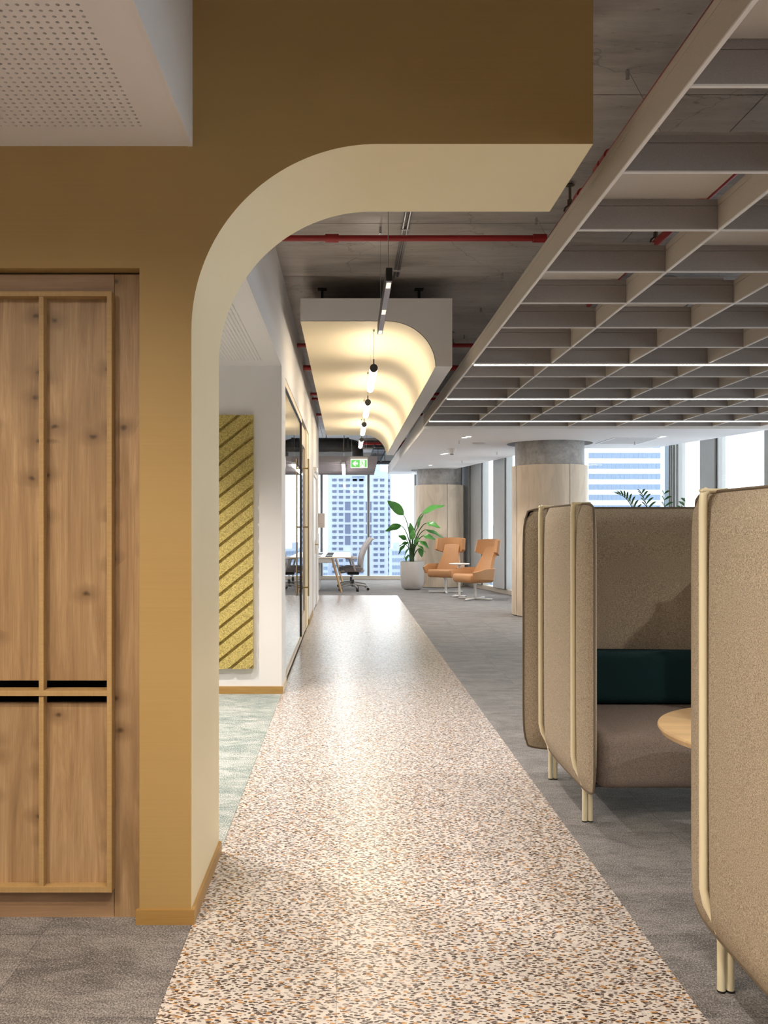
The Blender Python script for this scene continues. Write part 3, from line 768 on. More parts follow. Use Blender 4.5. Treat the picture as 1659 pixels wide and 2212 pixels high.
# ================================================================== SPRINKLER PIPES AND CONDUITS
ZP = 3.35
def pipe(name, pts, r, label, clips=(), fit=(), group='red sprinkler pipes', ring=.012):
    t = thing(name, label, 'pipe', pts[0], 0, group); o = Vector(pts[0])
    L = [Vector(p)-o for p in pts]
    MB().tube(L, r, 14).build('pipe_run', RED, t, smooth=True)
    for p in fit:
        q = Vector(p[:3])-o; ax = p[3]; d = Vector((.045, 0, 0)) if ax == 'x' else Vector((0, .045, 0))
        MB().tube([q-d, q+d], r*1.45, 14).build('coupling', RED, t, smooth=True)
    for p in clips:
        q = Vector(p)-o
        MB().cyl(q+Vector((0, 0, r)), (q.x, q.y, ZC-o.z-.006), .0085, 8).lathe([(.03, -.012), (.014, 0)], 10, (q.x, q.y, ZC-o.z-.006)).lathe([(.016, 0), (.016, .03)], 8, (q.x, q.y, r+.02+q.z)).tube([(q.x-r-.012, q.y, q.z), (q.x-r-.004, q.y, q.z+r), (q.x, q.y, q.z+r+.022), (q.x+r+.004, q.y, q.z+r), (q.x+r+.012, q.y, q.z)], .006, 6).build('pipe_clip', plain('bronze_clip', (.12, .10, .06), .5, .5) if 'bronze_clip' not in bpy.data.materials else bpy.data.materials['bronze_clip'], t, fix=False)
    return t
pipe('sprinkler_pipe', [(-.54, 5.9, ZP), (1.352, 5.9, ZP)], .020, 'red sprinkler pipe crossing before the vaulted canopy', [], [(1.307, 5.9, ZP, 'x'), (-.1, 5.9, ZP, 'x')], None)
pipe('sprinkler_pipe', [(1.385, 5.95, ZP), (1.385, 3.2, ZP)], .024, 'red sprinkler main running above the edge of the baffle grid', [(1.385, 5.40, ZP)], [(1.385, 5.15, ZP, 'y'), (1.385, 4.74, ZP, 'y'), (1.385, 4.62, ZP, 'y')], None)
pipe('sprinkler_pipe', [(2.13, 3.0, ZP), (2.13, 10.8, ZP)], .026, 'red sprinkler pipe above the open cells of the baffle grid', [(2.13, 6.0, ZP), (2.13, 8.4, ZP)], [(2.13, 5.6, ZP, 'y'), (2.13, 8.0, ZP, 'y')], None)
for d, r, lb in [(9.5, .022, 'thin red sprinkler pipe over the near third of the canopy'), (10.85, .034, 'thick red sprinkler pipe over the canopy'), (13.0, .022, 'pair of thin red pipes over the canopy, nearer one'), (13.5, .022, 'pair of thin red pipes over the canopy, farther one'), (15.4, .022, 'red pipe over the far part of the canopy')]:
    pipe('sprinkler_pipe', [(-.54, d, ZP+.02), (1.75, d, ZP+.02)], r, lb.replace('pair of thin red pipes', 'thin red sprinkler pipe of a pair'), [(1.15, d, ZP+.02)], [], None)
pipe('sprinkler_pipe', [(-3.9, 19.0, 3.20), (1.9, 19.0, 3.20)], .03, 'red sprinkler pipe across the far office ceiling', [(-.45, 19.0, 3.20)], [(.05, 19.0, 3.2, 'x')], None)
for k, x in enumerate((.40, .432)):
    t = thing('conduit', 'thin galvanised conduit running along the concrete soffit', 'conduit', (x, 3.9, ZC-.012), 0, 'pair of soffit conduits')
    MB().tube([(0, 0, 0), (0, 3.45-k*.05, 0), (0, 3.55-k*.05, .008)], .0105, 10).build('conduit_run', STEEL, t, smooth=True)
    for yy in (1.2, 2.3, 3.3): MB().box(-.016, .016, yy-.012, yy+.012, -.013, .012, 0, .003).build('saddle', ALU, t)

# ================================================================== HIGH-BACK BOOTH SOFAS
PX0, PX1 = 1.108, 2.385                       # centre lines of the two side screens
def screen(L, H, T, pins, flare, pin_in=.016):
    """upholstered slab: local x = thickness, y = length, z = height ; outer side = -x"""
    nu, nv = 36, 26
    def sh(u, v, side):
        s, t = 2*u-1, 2*v-1
        yy = L/2+L/2*s*(1-.035*abs(t)**12); zz = H/2+H/2*t*(1-.03*abs(s)**14)
        e = max(0, 1-abs(s)**14)**.5*max(0, 1-abs(t)**18)**.5
        off = flare*(-abs(s)**3)
        th = T/2*(.55+.45*(1-abs(s)**4)*(1-.5*abs(t)**4))*e
        for p in pins: th -= pin_in*math.exp(-((yy-p)/.022)**2)*e
        return Vector((off+side*th, yy, zz))
    m = MB()
    m.grid(lambda u, v: sh(u, v, -1), nu, nv); m.grid(lambda u, v: sh(u, v, 1), nu, nv)
    edge = [sh(u/40, 0, 0) for u in range(41)]+[sh(1, v/30, 0) for v in range(1, 31)]+[sh(1-u/40, 1, 0) for u in range(1, 41)]+[sh(0, 1-v/30, 0) for v in range(1, 30)]
    return m, edge
def booth(y_front, direction, label):
    """direction +1: sitter faces -y (back of booth towards +y)"""
    t = thing('booth_sofa', label, 'sofa', (PX0, y_front, 0), 0, None)
    s = direction; L, H = .93, 1.335; Z0 = .168
    pins = [.185, .875]; W = PX1-PX0
    m, edge = screen(L, H, .084, pins, -.012, .022)
    a = m.build('side_screen', FABRIC, t, smooth=60); a.location = (0, 0, Z0); a.scale = (1, s, 1)
    pm = MB().tube(edge+[edge[0]], .0055, 6, cap=False).build('piping', PIPING, a, smooth=True)
    b = link('side_screen', a.data, t, (W, 0, Z0)); b.scale = (-1, s, 1)
    link('piping', pm.data, b)
    # back screen, overlapping the ends of the side screens
    BW = W+.22
    m, edge = screen(BW, H+.03, .115, [.30, BW-.30], .0, .01)
    bk = m.build('back_screen', FABRIC, t, smooth=60); bk.rotation_euler = (0, 0, -PI/2); bk.location = (-.11, s*(L+.055), Z0-.03)
    MB().tube(edge+[edge[0]], .0055, 6, cap=False).build('piping', PIPING, bk, smooth=True)
    sm = rbox(.052, W-.052, .085, .90, .175, .435, .055, 4)
    sm.v = [(x, s*y, z+.012*math.sin(PI*min(1, max(0, (x-.05)/(W-.1))))*(1 if z > .3 else 0)) for x, y, z in sm.v]
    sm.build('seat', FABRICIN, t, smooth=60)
    # frame: staple-shaped posts clamping the screens
    def post(p, mirror):
        q = [(.018, s*p, 0), (.018, s*p, .15), (.006, s*p, .20), (-.026, s*p, .262), (-.036, s*p, .31), (-.037, s*p, 1.46), (-.035, s*p, 1.495), (-.022, s*p, 1.508)]
        q2 = [(.045, s*p, 0), (.045, s*p, .20), (.036, s*p, .31), (.036, s*p, 1.495), (.026, s*p, 1.508)]
        f = (lambda x: W-x) if mirror else (lambda x: x)
        MB().tube([(f(x), y, z) for x, y, z in q], .0125, 12).build('frame_post', CREAMM, t, smooth=50)
        MB().tube([(f(x), y, z) for x, y, z in q2], .0118, 12).build('frame_post', CREAMM, t, smooth=50)
        MB().box(min(f(-.047), f(.047)), max(f(-.047), f(.047)), s*p-.0125, s*p+.0125, 1.500, 1.512, 0, .004).build('post_bridge', CREAMM, t)
        for gx in (.018, .045): MB().cyl((f(gx), s*p, 0), (f(gx), s*p, .006), .0128, 12).build('foot_glide', BLACK, t)
    for p in pins:
        post(p, False); post(p, True)
    MB().box(.03, W-.03, min(s*.18, s*.84), max(s*.18, s*.84), .165, .18).build('seat_frame', DGREY, t)
    return t
booth(3.935, 1, 'taupe wool booth sofa holding a dark teal bolster')
booth(2.801, -1, 'taupe wool booth sofa with its open side turned to the teal bolster')
W = PX1-PX0
bl = rbox(.0, W-.16, 0, .17, 0, .285, .05, 4)
bl.v = [(x, y+.02*math.sin(9*x)*0, z+.006*math.sin(11*x)+.004*math.sin(23*x+1)) for x, y, z in bl.v]
tag(bl.build('bolster_cushion', TEAL, smooth=60, loc=(PX0+.08, 4.655, .436)), 'long dark teal bolster lying against the back of the booth', 'cushion')
tb = thing('round_table', 'round ash-topped table standing between the two booths', 'table', (1.733, 3.37, 0))
MB().lathe([(.455, .565), (.49, .578), (.5, .597), (.497, .604), (.49, .606)], 64).build('table_top', ASH, tb, smooth=40)
MB().lathe([(.035, .02), (.035, .565)], 20).lathe([(.12, .555), (.12, .566)], 24).build('stem', CREAMM, tb, smooth=40)
MB().lathe([(.25, 0), (.25, .012), (.06, .022)], 40).build('base_plate', CREAMM, tb, smooth=30)

# ================================================================== LOUNGE CORNER
def lounge(loc, rz, label):
    t = thing('lounge_chair', label, 'armchair', loc, rz)   # faces local -y
    # shell: back and arms in one wrapping sheet, u around from one arm tip to the other
    def shell(u, v):
        a = (u-.5)*2                          # -1..1
        ang = a*1.85
        rx, ry = .335, .30
        x = rx*math.sin(ang)*(1.0 if abs(a) < .6 else 1.0); y = .02+ry*math.cos(ang)*.95
        if abs(a) > .62: y -= (abs(a)-.62)*.60
        top = .60-.06*abs(a) if abs(a) > .45 else .60+(.45-abs(a))*.25
        top = .60
        z0 = .37+.05*abs(a)**2
        z = z0+(top-z0)*v*(1-.30*smoothstep(.75, 1, abs(a)))
        k = 1+.10*v
        return Vector((x*k, y*k, z))
    MB().grid(shell, 36, 6, thick=.035).build('arm_shell', LEATHER, t, smooth=60)
    def back(u, v):
        s = 2*u-1; w = .275-.085*smoothstep(.05, .75, v)
        curve = .05*s*s
        return Vector((s*w, .22+.27*v-.02*math.sin(PI*v)-curve, .40+.60*v))
    MB().grid(back, 14, 16, thick=-.055).build('backrest', LEATHER, t, smooth=60)
    def head(u, v):
        s = 2*u-1; a = s*1.25
        x = .365*math.sin(a)*(1-.03*v); y = .475+.05*v-.34*(1-math.cos(a))
        z = .825+.315*v+.075*abs(s)**3*(1-v)-.015*abs(s)**3*v
        return Vector((x, y, z))
    h = MB(); h.grid(head, 24, 8, thick=-.07)
    h.build('headrest', LEATHER, t, smooth=60)
    rb = rbox(-.295, .295, -.33, .25, .345, .475, .055, 4)
    rb.v = [(x*(1-.10*smoothstep(-.1, -.3, y)*0), y, z-(.03*smoothstep(.4, .3, z))+(.02*smoothstep(.1, -.3, y) if z > .42 else 0)) for x, y, z in rb.v]
    rb.build('seat_cushion', LEATHER, t, smooth=60)
    MB().lathe([(.15, .335), (.13, .345), (.13, .37)], 24).build('under_shell', LEATHER, t, smooth=40)
    MB().lathe([(.026, .03), (.026, .26), (.04, .30), (.09, .335), (.09, .345)], 20).build('pedestal', WHITEM, t, smooth=50)
    for k in range(4):
        a = PI/4+k*PI/2-.35
        m = MB(); L = .36
        m.box(.0, L, -.022, .022, .006, .036, 0, .008)
        m.v = [rotz(p, a) for p in m.v]
        m.build('base_arm', WHITEM, t, smooth=40)
    return t
lounge((2.08, 18.30, 0), math.radians(-28), 'tan leather wing-back swivel chair beside the potted plant')
lounge((2.44, 16.55, 0), math.radians(-62), 'tan leather wing-back swivel chair next to the window sill')
st = thing('side_table', 'small round white pedestal table between the tan chairs', 'side table', (2.22, 17.15, 0))
MB().lathe([(.19, .640), (.205, .648), (.205, .660), (.20, .664)], 36).build('table_top', WHITEM, st, smooth=40)
MB().lathe([(.02, .03), (.02, .60), (.05, .640)], 16).build('stem', WHITEM, st, smooth=40)
for k in range(2):
    m = MB().box(-.16, .16, -.03, .03, .004, .034, 0, .006); m.v = [rotz(p, k*PI/2+.5) for p in m.v]; m.build('base_arm', WHITEM, st)

pot = thing('plant_pot', 'tall rounded matt grey pot on the carpet', 'pot', (1.44, 19.15, 0))
MB().lathe([(.10, 0), (.17, .008), (.225, .05), (.253, .13), (.262, .22), (.264, .615), (.262, .622), (.248, .622), (.246, .56)], 48, cap=False).lathe([(.001, .0), (.10, .0)], 48, cap=False).build('pot_body', POT, pot, smooth=45)
MB().lathe([(.247, .565), (.247, .572)], 40).build('soil', SOIL, pot)
pl = thing('potted_plant', 'leafy green bird-of-paradise plant growing in the grey pot', 'plant', (1.44, 19.15, .572))
rnd = random.Random(7)
def leaf(tip_dir, base, length, width, droop, roll, mat, name, parent, fold=.25):
    d = Vector(tip_dir).normalized(); side = d.cross(Vector((0, 0, 1)))
    side = side.normalized() if side.length > .05 else Vector((1, 0, 0))
    side = Matrix.Rotation(roll, 3, d) @ side; up = side.cross(d).normalized()
    def fn(u, v):
        s = 2*u-1; w = width*math.sin(PI*min(1, v**.8*.97+.02))**.8
        p = Vector(base)+d*length*v+Vector((0, 0, -1))*droop*length*v*v
        return p+side*s*w+up*(fold*abs(s)*w+.012*math.sin(9*v+3*s)*abs(s))
    return MB().grid(fn, 6, 14, thick=.002).build(name, mat, parent, smooth=70)
pxl = lambda x, y: ((x-VX)/F*19.15-1.44, CH+(VY-y)/F*19.15-.572)
#  (stem top x,y px ; leaf tip x,y px ; depth offset ; width)
LV = [(871, 1113, 838, 1081, -.05, .085, 1.2), (911, 1110, 957, 1092, -.1, .095, .5), (903, 1140, 914, 1108, .02, .085, .2), (866, 1136, 834, 1146, -.12, .075, .9), (919, 1130, 946, 1139, -.2, .06, .7),
      (918, 1144, 952, 1160, -.15, .05, .6), (912, 1157, 936, 1164, -.25, .05, .9), (877, 1166, 860, 1156, -.1, .05, .8), (905, 1168, 922, 1182, -.2, .05, .6), (892, 1162, 886, 1128, .0, .05, 1.3),
      (874, 1176, 861, 1193, -.2, .05, .7), (884, 1180, 871, 1202, -.25, .05, .6), (905, 1184, 909, 1200, -.22, .045, .6), (896, 1178, 903, 1160, -.1, .05, 1.4), (882, 1172, 862, 1178, -.2, .045, .6), (899, 1176, 915, 1190, -.28, .045, .4),
      (889, 1166, 893, 1143, -.08, .05, .9), (880, 1198, 876, 1209, -.2, .03, .8)]
for i, (sx_, sy_, tx_, ty_, dy, wd_, roll) in enumerate(LV):
    x1, z1 = pxl(sx_, sy_); x2, z2 = pxl(tx_, ty_)
    bx = rnd.uniform(-.05, .05); by = rnd.uniform(-.05, .05)
    pts = [(bx*(1-q)+x1*(q**1.7), by*(1-q)+dy*q*q, z1*(1-(1-q)**1.5)) for q in [k/10 for k in range(11)]]
    pts[0] = (bx, by, 0)
    lf = leaf((x2-x1, rnd.uniform(-.08, .03), z2-z1+.10*abs(x2-x1)), pts[-1], max(.16, math.hypot(x2-x1, z2-z1)*1.08), wd_*1.3, .10, roll, LEAF, 'leaf', pl)
    MB().tube(pts, [.017-.008*k/10 for k in range(11)], 7).build('leaf_stalk', STEM, lf, smooth=True)

# palm behind the booths
pp = thing('palm_pot', 'grey pot of the palm behind the booth sofa', 'pot', (2.72, 7.4, 0))
MB().lathe([(.16, 0), (.2, .02), (.23, .45), (.215, .45), (.21, .40)], 36, cap=False).build('pot_body', POT, pp, smooth=45); MB().lathe([(.21, .40), (.21, .408)], 30).build('soil', SOIL, pp)
pm_ = thing('palm', 'feathery palm showing its fronds above the booth back', 'plant', (2.72, 7.4, .408))
def frond(base, tip, mid_up, n, ll, parent):
    b, t = Vector(base), Vector(tip); mid = (b+t)/2+Vector((0, 0, mid_up))
    C = lambda q: b*(1-q)**2+mid*2*q*(1-q)+t*q*q
    r = MB().tube([C(k/14) for k in range(15)], [.008-.006*k/14 for k in range(15)], 6).build('frond_rib', STEM, parent, smooth=True)
    for k in range(n):
        q = .30+.70*k/(n-1); p = C(q); tan = (C(min(1, q+.02))-C(q-.02)).normalized()
        for sgn in (-1, 1):
            sd = tan.cross(Vector((0, 0, 1))).normalized()*sgn
            upv = sd.cross(tan).normalized(); upv = upv if upv.z > 0 else -upv
            d = (tan*.75+sd*.6+upv*.55).normalized(); L = ll*(1-.55*(abs(q-.55)/.45)**2)
            w = sd.cross(d).normalized()
            m = MB()
            m.grid(lambda u, v: p+d*L*v+Vector((0, 0, -.35*L))*v*v+tan*((2*u-1)*.010*math.sin(PI*min(.98, v*.9+.08))), 2, 5, thick=.0012)
            m.build('leaflet', PALM, r, smooth=True)
qz = lambda x, y, d=7.4: ((x-VX)/F*d-2.72, 0, CH+(VY-y)/F*d-.408)
frond((0, 0, 0), qz(1336, 1068), .62, 17, .16, pm_)
x, _, z = qz(1341, 1066)
frond((.02, 0, 0), (qz(1352, 1080)[0]+.05, -.25, qz(1352, 1068)[2]), .42, 14, .15, pm_)
frond((.02, .02, 0), (qz(1442, 1068)[0], .08, qz(1442, 1066)[2]), .18, 13, .15, pm_)
frond((.02, -.02, 0), (qz(1470, 1088)[0], -.1, qz(1470, 1084)[2]), .30, 13, .15, pm_)

# ================================================================== OPEN OFFICE: DESK, SCREENS, CHAIRS
dk = thing('bench_desk', 'long white bench desk with splayed birch legs', 'desk', (-1.46, 18.25, 0))
DW, DL = 1.55, 3.6
MB().box(0, DW, 0, DL, .722, .742, 0, .003).box(0, DW, -.001, .0, .722, .740, 1).build('desk_top', [WHITEM, BIRCH], dk)
MB().box(.15, DW-.35, .06, .10, .62, .72).box(.15, DW-.35, DL-.1, DL-.06, .62, .72).box(.5, .54, .1, DL-.1, .62, .72).box(DW-.40, DW-.36, .1, DL-.1, .62, .72).build('frame_beam', WHITEM, dk)
for yy in (.07, DL-.07):
    for (xa, xb) in ((DW-.40, DW-.20), (.40, .20)):
        MB().tube([(xa, yy, .72), (xb, yy, 0)], .026, 4).build('leg', BIRCH, dk)
for k, yy in enumerate((18.75, 19.75, 20.75)):
    mo = thing('monitor', 'black desktop monitor on the bench desk, %s from the walkway' % ('first', 'second', 'third')[k], 'monitor', (-.66, yy, .742), 0, 'monitors on the bench desk')
    MB().box(-.02, .0, -.30, .30, .12, .47, 0, .006).build('screen_back', MONITOR, mo); MB().box(0, .003, -.29, .29, .13, .46).build('screen', plain('screen_glass', (.30, .34, .38), .15) if 'screen_glass' not in bpy.data.materials else bpy.data.materials['screen_glass'], mo)
    MB().box(-.05, -.02, -.03, .03, .0, .30).box(-.12, .10, -.13, .13, 0, .012, 0, .004).build('stand', MONITOR, mo)
    kb = thing('keyboard', 'black keyboard on the bench desk before the %s monitor from the walkway' % ('first', 'second', 'third')[k], 'keyboard', (-.38, yy-.05, .742), 0, 'keyboards on the bench desk')
    MB().box(-.075, .075, -.21, .21, 0, .018, 0, .004).build('case', MONITOR, kb)
    m = MB()
    for a in range(4):
        for b in range(12): m.box(-.066+a*.034, -.038+a*.034, -.2+b*.0335, -.172+b*.0335, .018, .023)
    m.build('keys', DGREY, kb)
pd = thing('pedestal_cabinet', 'white drawer pedestal under the bench desk', 'cabinet', (-1.00, 18.55, 0))
MB().box(0, .42, 0, .55, .03, .60, 0, .004).build('body', WHITEM, pd)
for z in (.06, .24, .42): MB().box(.42, .432, .01, .54, z, z+.165, 0, .003).build('drawer', LIP, pd)
MB().box(.02, .40, .02, .53, 0, .03).build('plinth', DGREY, pd)

def office_chair(loc, rz, label):
    t = thing('office_chair', label, 'chair', loc, rz)     # faces local -y
    for k in range(5):
        a = 2*PI*k/5+.3; c, s = math.cos(a), math.sin(a)
        ar = MB().tube([(.03*c, .03*s, .13), (.18*c, .18*s, .115), (.33*c, .33*s, .085)], [.026, .022, .016], 8).build('base_arm', CHAIRG, t, smooth=50)
        w = MB().tube([(.33*c-.022*s, .33*s+.022*c, .031), (.33*c+.022*s, .33*s-.022*c, .031)], .031, 16).build('caster', BLACK, t, smooth=40)
    MB().lathe([(.03, .09), (.03, .24)], 16).build('gas_sleeve', DGREY, t); MB().lathe([(.016, .24), (.016, .36)], 12).build('gas_column', STEEL, t)
    MB().box(-.10, .10, -.12, .14, .345, .42, 0, .02, 2).build('tilt_mechanism', BLACK, t)
    def seat(u, v):
        s = 2*u-1; q = 2*v-1
        return Vector((s*.25*(1-.10*abs(q)**4), -.02+q*.25*(1-.10*abs(s)**4), .50-.02*(1-abs(s)**2)-(.035*smoothstep(.2, 1, -q))))
    MB().grid(seat, 14, 14, thick=.075).build('seat', CHAIRF, t, smooth=60)
    bb = MB().grid(lambda u, v: Vector(((2*u-1)*.245, -.01+(2*v-1)*.24, .425+.02*(2*u-1)**2)), 8, 8, thick=.022).build('seat_pan', CHAIRG, t, smooth=60)
    def bk(u, v):
        s = 2*u-1; w = .215*(1-.25*v**3)*(1-.10*(1-v)**3)
        return Vector((s*w, .23+.14*v-.05*math.sin(PI*v*.9)+.10*v*v-.045*s*s, .50+.62*v))
    MB().grid(bk, 14, 18, thick=-.012).build('back_mesh', plain('pale_mesh', (.46, .43, .43), .8) if 'pale_mesh' not in bpy.data.materials else bpy.data.materials['pale_mesh'], t, smooth=60)
    ed = [bk(0, k/18) for k in range(19)]+[bk(k/10, 1) for k in range(1, 11)]+[bk(1, 1-k/18) for k in range(1, 19)]
    MB().tube([Vector((-.12, .12, .42)), Vector((-.19, .24, .44))]+ed+[Vector((.19, .24, .44)), Vector((.12, .12, .42))], .019, 8).build('back_frame', CHAIRG, t, smooth=60)
    for sx in (-1, 1):
        MB().tube([(sx*.20, .05, .43), (sx*.29, .04, .46), (sx*.30, .0, .62), (sx*.30, -.02, .685)], [.024, .024, .022, .026], 8).build('arm_post', CHAIRG, t, smooth=50)
        MB().box(sx*.30-.04, sx*.30+.04, -.16, .10, .685, .715, 0, .012, 2).build('arm_pad', CHAIRG, t, smooth=40)
    return t
office_chair((.13, 18.85, 0), -PI/2, 'grey mesh task chair at the end of the bench desk')
office_chair((.10, 19.75, 0), -PI/2+.1, 'grey mesh task chair half hidden behind the first one')

# ================================================================== EXIT SIGN
ex = thing('exit_sign', 'green illuminated exit sign with arrow and running figure', 'sign', (.078, 17.05, 2.535))
SW, SH = .325, .195
MB().box(0, SW, 0, .02, 0, .172, 0, .003).build('sign_box', SIGNW, ex)
MB().box(-.006, SW+.006, -.012, .032, .172, .212, 0, .005).build('housing', LIP, ex)
MB().box(.012, SW-.012, -.002, 0, .012, .160).build('green_field', SIGNG, ex)
MB().prism([(.035, .086), (.085, .135), (.108, .135), (.078, .103), (.140, .103), (.140, .069), (.078, .069), (.108, .037), (.085, .037)], 'y', -.004, -.002).build('arrow', SIGNW, ex)
dr = MB().box(.180, .272, -.004, -.002, .020, .150).build('doorway', SIGNW, ex)
mn = MB()
def bar(a, b, w): 
    a, b = Vector((a[0], a[1])), Vector((b[0], b[1])); d = (b-a).normalized(); n = Vector((-d.y, d.x))*w
    mn.prism([tuple(a+n), tuple(a-n), tuple(b-n), tuple(b+n)], 'y', -.006, -.004)
mn.prism([(.216+.011*math.cos(k*PI/5), .134+.011*math.sin(k*PI/5)) for k in range(10)], 'y', -.006, -.004)
bar((.218, .120), (.232, .082), .010); bar((.222, .114), (.200, .100), .005); bar((.200, .100), (.194, .080), .0045)
bar((.224, .112), (.246, .104), .005); bar((.246, .104), (.258, .084), .0045)
bar((.230, .084), (.214, .062), .006); bar((.214, .062), (.192, .034), .006); bar((.232, .084), (.246, .062), .006); bar((.246, .062), (.262, .046), .006)
mn.build('running_figure', SIGNG, ex)
for q in (.02, SW-.02): MB().cyl((q, .01, .212), (q, .01, ZC-2.536), .0015, 6).build('suspension_wire', STEEL, ex)

# ================================================================== FAR OFFICE CEILING
rf = thing('acoustic_raft', 'hanging raft of parallel grey felt baffles in the far office', 'ceiling raft', (-3.9, 17.35, 2.67))
for k in range(7):
    MB().box(0, 4.51+.012*k, -.012, .012, 0, .12).build('felt_baffle', m_felt('lilac_felt', (.33, .30, .31), .1) if 'lilac_felt' not in bpy.data.materials else bpy.data.materials['lilac_felt'], rf).location = (0, k*.72, 0)
for x in (.5, 2.4, 4.3): MB().box(x, x+.03, 0, 4.33, .12, .15).build('cross_rail', ALU, rf)
for k, (x, y0, y1) in enumerate([(-.065, 17.25, 20.6), (-1.7, 17.25, 20.6)]):
    t = thing('office_light', 'white glowing linear light slung below the grey raft', 'strip light', (x, y0, 2.60), 0, 'linear lights under the raft')
    MB().box(-.035, .035, 0, y1-y0, .02, .06, 0, .003).build('housing', WHITEM, t); MB().box(-.032, .032, .005, y1-y0-.005, 0, .02).build('diffuser', LEDF, t)
    [MB().cyl((0, q, .06), (0, q, ZC-2.601), .002, 6).build('cable', STEEL, t) for q in (.3, y1-y0-.3)]
ct = thing('cable_trunking', 'dark grey cable trunking hung across the far office', 'trunking', (-3.9, 17.6, 2.90))
MB().box(0, 4.0, 0, .12, 0, .075, 0, .003).build('tray', DGREY, ct)
for x in (.6, 2.4, 3.85): MB().cyl((x, .06, .07), (x, .06, ZC-2.9), .005, 6).build('hanger_rod', BLACK, ct)
dc = thing('air_duct', 'black spiral air duct above the trunking', 'duct', (-3.9, 18.4, 3.14))
MB().tube([(0, 0, 0), (3.9, 0, 0), (4.06, 0, -.04), (4.13, 0, -.16), (4.13, 0, -.34)], .12, 20).build('duct_run', BLACK, dc, smooth=40)
for x in (.8, 1.9, 3.0, 3.9): MB().tube([(x, 0, 0), (x+.05, 0, 0)], .128, 20).build('duct_collar', DGREY, dc)
ac = thing('fan_coil_unit', 'grey fan coil unit fixed below the far soffit', 'air conditioner', (.3, 19.6, 3.12))
MB().box(0, 1.3, 0, .8, 0, .26, 0, .01).build('casing', ALU, ac); MB().box(.1, 1.2, -.06, 0, .04, .2).build('outlet', DGREY, ac)
for x in (.15, 1.15): MB().cyl((x, .2, .26), (x, .2, ZC-3.12), .006, 6).build('hanger_rod', STEEL, ac)
cl = thing('cable_tray', 'black wire cable tray beside the lowered ceiling', 'cable tray', (.55, 17.4, 2.98))
MB().box(0, .02, 0, 4.0, 0, .06).box(.28, .30, 0, 4.0, 0, .06).build('side_rail', BLACK, cl)
for k in range(14): MB().box(.02, .28, .1+k*.28, .12+k*.28, .0, .012).build('rung', BLACK, cl)
for yy in (.3, 2.0, 3.6): MB().cyl((.15, yy, .01), (.15, yy, ZC-2.98), .006, 6).box(0, .30, yy-.015, yy+.015, -.01, 0).build('hanger_rod', BLACK, cl)
rb_ = thing('roller_blind', 'rolled up dark blind at the head of the end window', 'blind', (.78, 22.40, 3.03))
MB().tube([(0, 0, 0), (1.6, 0, 0)], .045, 14).build('blind_roll', DGREY, rb_, smooth=40); MB().box(-.02, 0, -.05, .05, -.05, .05).box(1.6, 1.62, -.05, .05, -.05, .05).build('bracket', BLACK, rb_)
for x in (.2, 1.4): MB().cyl((x, 0, .04), (x, 0, ZC-3.031), .008, 6).build('hanger_rod', BLACK, rb_)
# ventilation duct above the baffle grid
vd = thing('ventilation_duct', 'galvanised ventilation duct above the baffle grid', 'duct', (2.55, 6.9, 3.22))
MB().tube([(0, 0, 0), (0, 4.2, 0)], .17, 28).build('duct_run', STEEL, vd, smooth=40)
for yy in (.4, 1.7, 3.0): MB().tube([(0, yy, 0), (0, yy+.06, 0)], .178, 28).build('duct_collar', ALU, vd)
for yy in (.8, 3.2): MB().cyl((-.19, yy, 0), (-.19, yy, ZC-3.22), .006, 6).build('hanger_rod', STEEL, vd)

# floor service box
fb = thing('floor_box', 'flush metal service box with carpet inlay set in the grey carpet', 'floor box', (1.615, 7.13, .0))
MB().box(0, .27, 0, .015, 0, .004).box(0, .27, .22, .235, 0, .004).box(0, .05, .015, .22, 0, .004).box(.215, .27, .015, .22, 0, .004).box(.012, .042, .02, .2, .004, .007, 1).build('rim', [ALU, WHITEM], fb)
MB().box(.05, .215, .015, .22, 0, .002).build('lid_inlay', CARPET, fb)

# ================================================================== CITY OUTSIDE
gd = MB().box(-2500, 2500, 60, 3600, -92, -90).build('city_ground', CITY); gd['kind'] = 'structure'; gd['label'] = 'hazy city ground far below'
def city_block(x, y, w, d, z0, z1, label, rows, cols, mat=TOWER2, win=TOWERB, fh=3.4):
    t = thing('city_building', label, 'building', (x, y, z0))
    MB().box(0, w, 0, d, 0, z1-z0).box(w*.2, w*.6, d*.2, d*.6, z1-z0, z1-z0+3).build('walls', mat, t)
    pane = None
    for r in range(rows):
        for c in range(cols):
            if pane is None: pane = MB().box(0, w/cols*.62, -.4, .1, 0, fh*.5).build('window', win, t); o = pane
            else: o = link('window', pane.data, t)
            o.location = (w/cols*(c+.19), 0, z1-z0-fh*(r+1)+fh*.2)
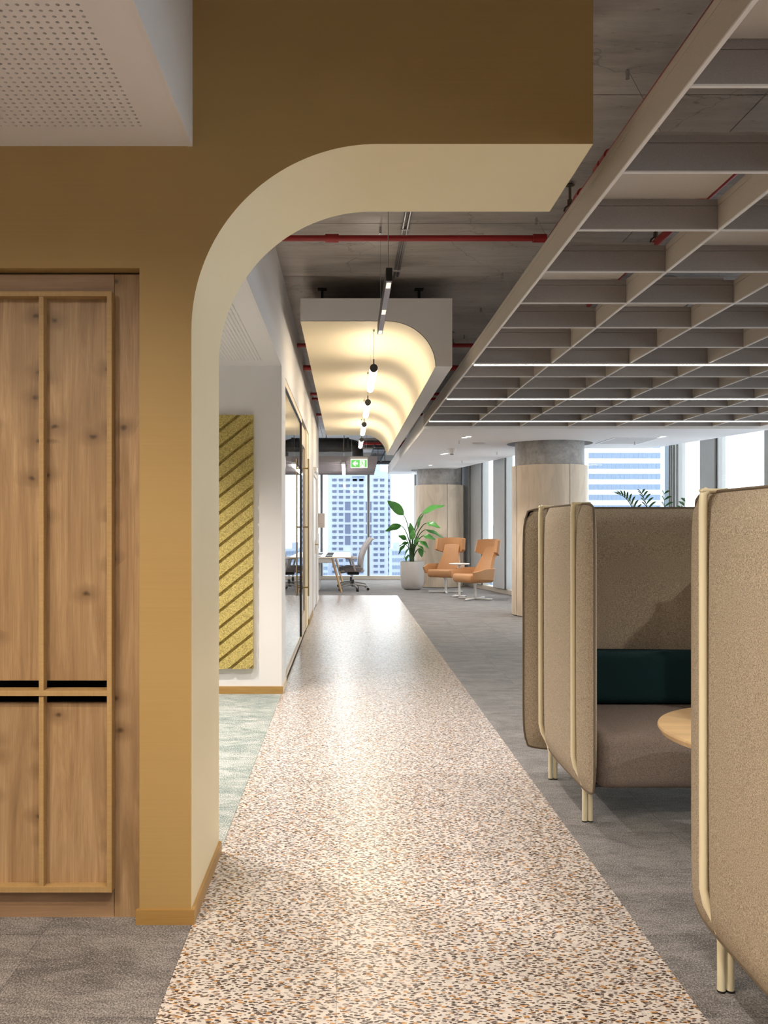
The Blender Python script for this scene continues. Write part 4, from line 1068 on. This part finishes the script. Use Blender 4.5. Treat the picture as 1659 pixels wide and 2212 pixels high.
# tower with square windows, beyond the end window
TD = 500.0; tx = lambda x: (x-VX)/F*TD; tzz = lambda y: CH+(VY-y)/F*TD
tw = thing('office_tower', 'white tower with a grid of square blue windows beyond the end window', 'building', (tx(708), TD, -90))
MB().box(0, tx(838)-tx(708), 0, 34, 0, tzz(1018)+90).box(tx(740)-tx(708), tx(822)-tx(708), 3, 25, tzz(1018)+90, tzz(1000)+90).build('walls', TOWERW, tw)
MB().box(tx(838)-tx(708), tx(846)-tx(708), 10, 34, 0, tzz(1022)+90).build('side_wing', TOWERW, tw)
wme = {}
def win(x0, x1, y0, y1, mat=TOWERG):
    w, hh = round(tx(x1)-tx(x0), 2), round(tzz(y0)-tzz(y1), 2)
    if (w, hh, mat.name) not in wme:
        wme[(w, hh, mat.name)] = MB().box(0, w, -.25, .25, 0, hh).box(-.1, w+.1, -.8, -.1, hh, hh+.35, 1).build('window', [mat, TOWERW], tw); o = wme[(w, hh, mat.name)]
    else: o = link('window', wme[(w, hh, mat.name)].data, tw)
    o.location = (tx(x0)-tx(708), 0, tzz(y1)+90)
for r in range(18):
    yy = 1036.8+12.41*r
    for c, (a, b) in enumerate([(718, 727), (732, 741), (762, 771), (776, 785), (807, 816), (821, 830)]):
        win(a, b, yy-2.8, yy+2.8)
    win(841.0-0, 844.6, yy-2.6, yy+2.6) if False else None
    if r < 4 or r > 11 and r != 12: win(747, 756, yy-2.8, yy+2.8)
for (y0, y1) in [(1084, 1102), (1108, 1128), (1133, 1153), (1157.5, 1177)]:
    win(745.2, 757, y0, y1); win(790, 802.5, y0, y1)
win(761, 787, 1029, 1039, TOWERB)
for r in range(17):
    o = link('window', wme[list(wme)[0]].data, tw); o.location = (tx(840.5)-tx(708), 10, tzz(1039+12.41*r)+90); o.scale = (.4, 1, 1)
# tower with ribbon windows, behind the clad column
RD = 300.0; rx = lambda x: (x-VX)/F*RD; rzz = lambda y: CH+(VY-y)/F*RD
t2 = thing('ribbon_tower', 'white tower with blue ribbon windows behind the clad column', 'building', (rx(1255), RD, -90))
MB().box(0, rx(1436)-rx(1255), 0, 30, 0, rzz(900)+90).build('walls', TOWER2, t2)
pn = None; pwid = rx(1426.5)-rx(1271.5)
for r in range(8):
    yc = 961.5+22.6*r
    for c in range(16):
        if pn is None: pn = MB().box(.08, pwid/16-.08, -.15, .2, 0, 1.75).build('window', TOWERB, t2); o = pn
        else: o = link('window', pn.data, t2)
        o.location = (rx(1271.5)-rx(1255)+c*pwid/16, 0, rzz(yc+5.4)+90)
t3 = thing('glass_tower', 'pale green glass tower seen between the window mullions', 'building', (rx(1470), RD+10, -90))
MB().box(0, rx(1497)-rx(1470), 0, 20, 0, 200).build('walls', TOWER3, t3)
for k in range(26): MB().box(-.1, rx(1497)-rx(1470), -.2, 0, 66+k*3.6, 66.5+k*3.6).build('floor_band', TOWERW, t3)
rc = random.Random(3)
for i, (x, w, d, ytop, lb) in enumerate([(846, 30, 420, 1186, 'low pale office block right of the square-window tower'), (686, 22, 470, 1206, 'low pale block seen under the bench desk'), (872, 40, 620, 1205, 'wide hazy block behind the potted plant'), (1052, 26, 430, 1240, 'low block outside the lounge windows'), (620, 60, 640, 1208, 'long hazy block left of the white tower'), (1094, 60, 260, 1135, 'dark slab tower beside the clad column')]):
    X = (x-VX)/F*d; Wd = w/F*d; zt = CH+(VY-ytop)/F*d
    city_block(X, d, Wd, 25, -90, zt, lb, 7, 5, TOWERW if i != 5 else TOWER3, TOWERB if i != 5 else TOWERG)
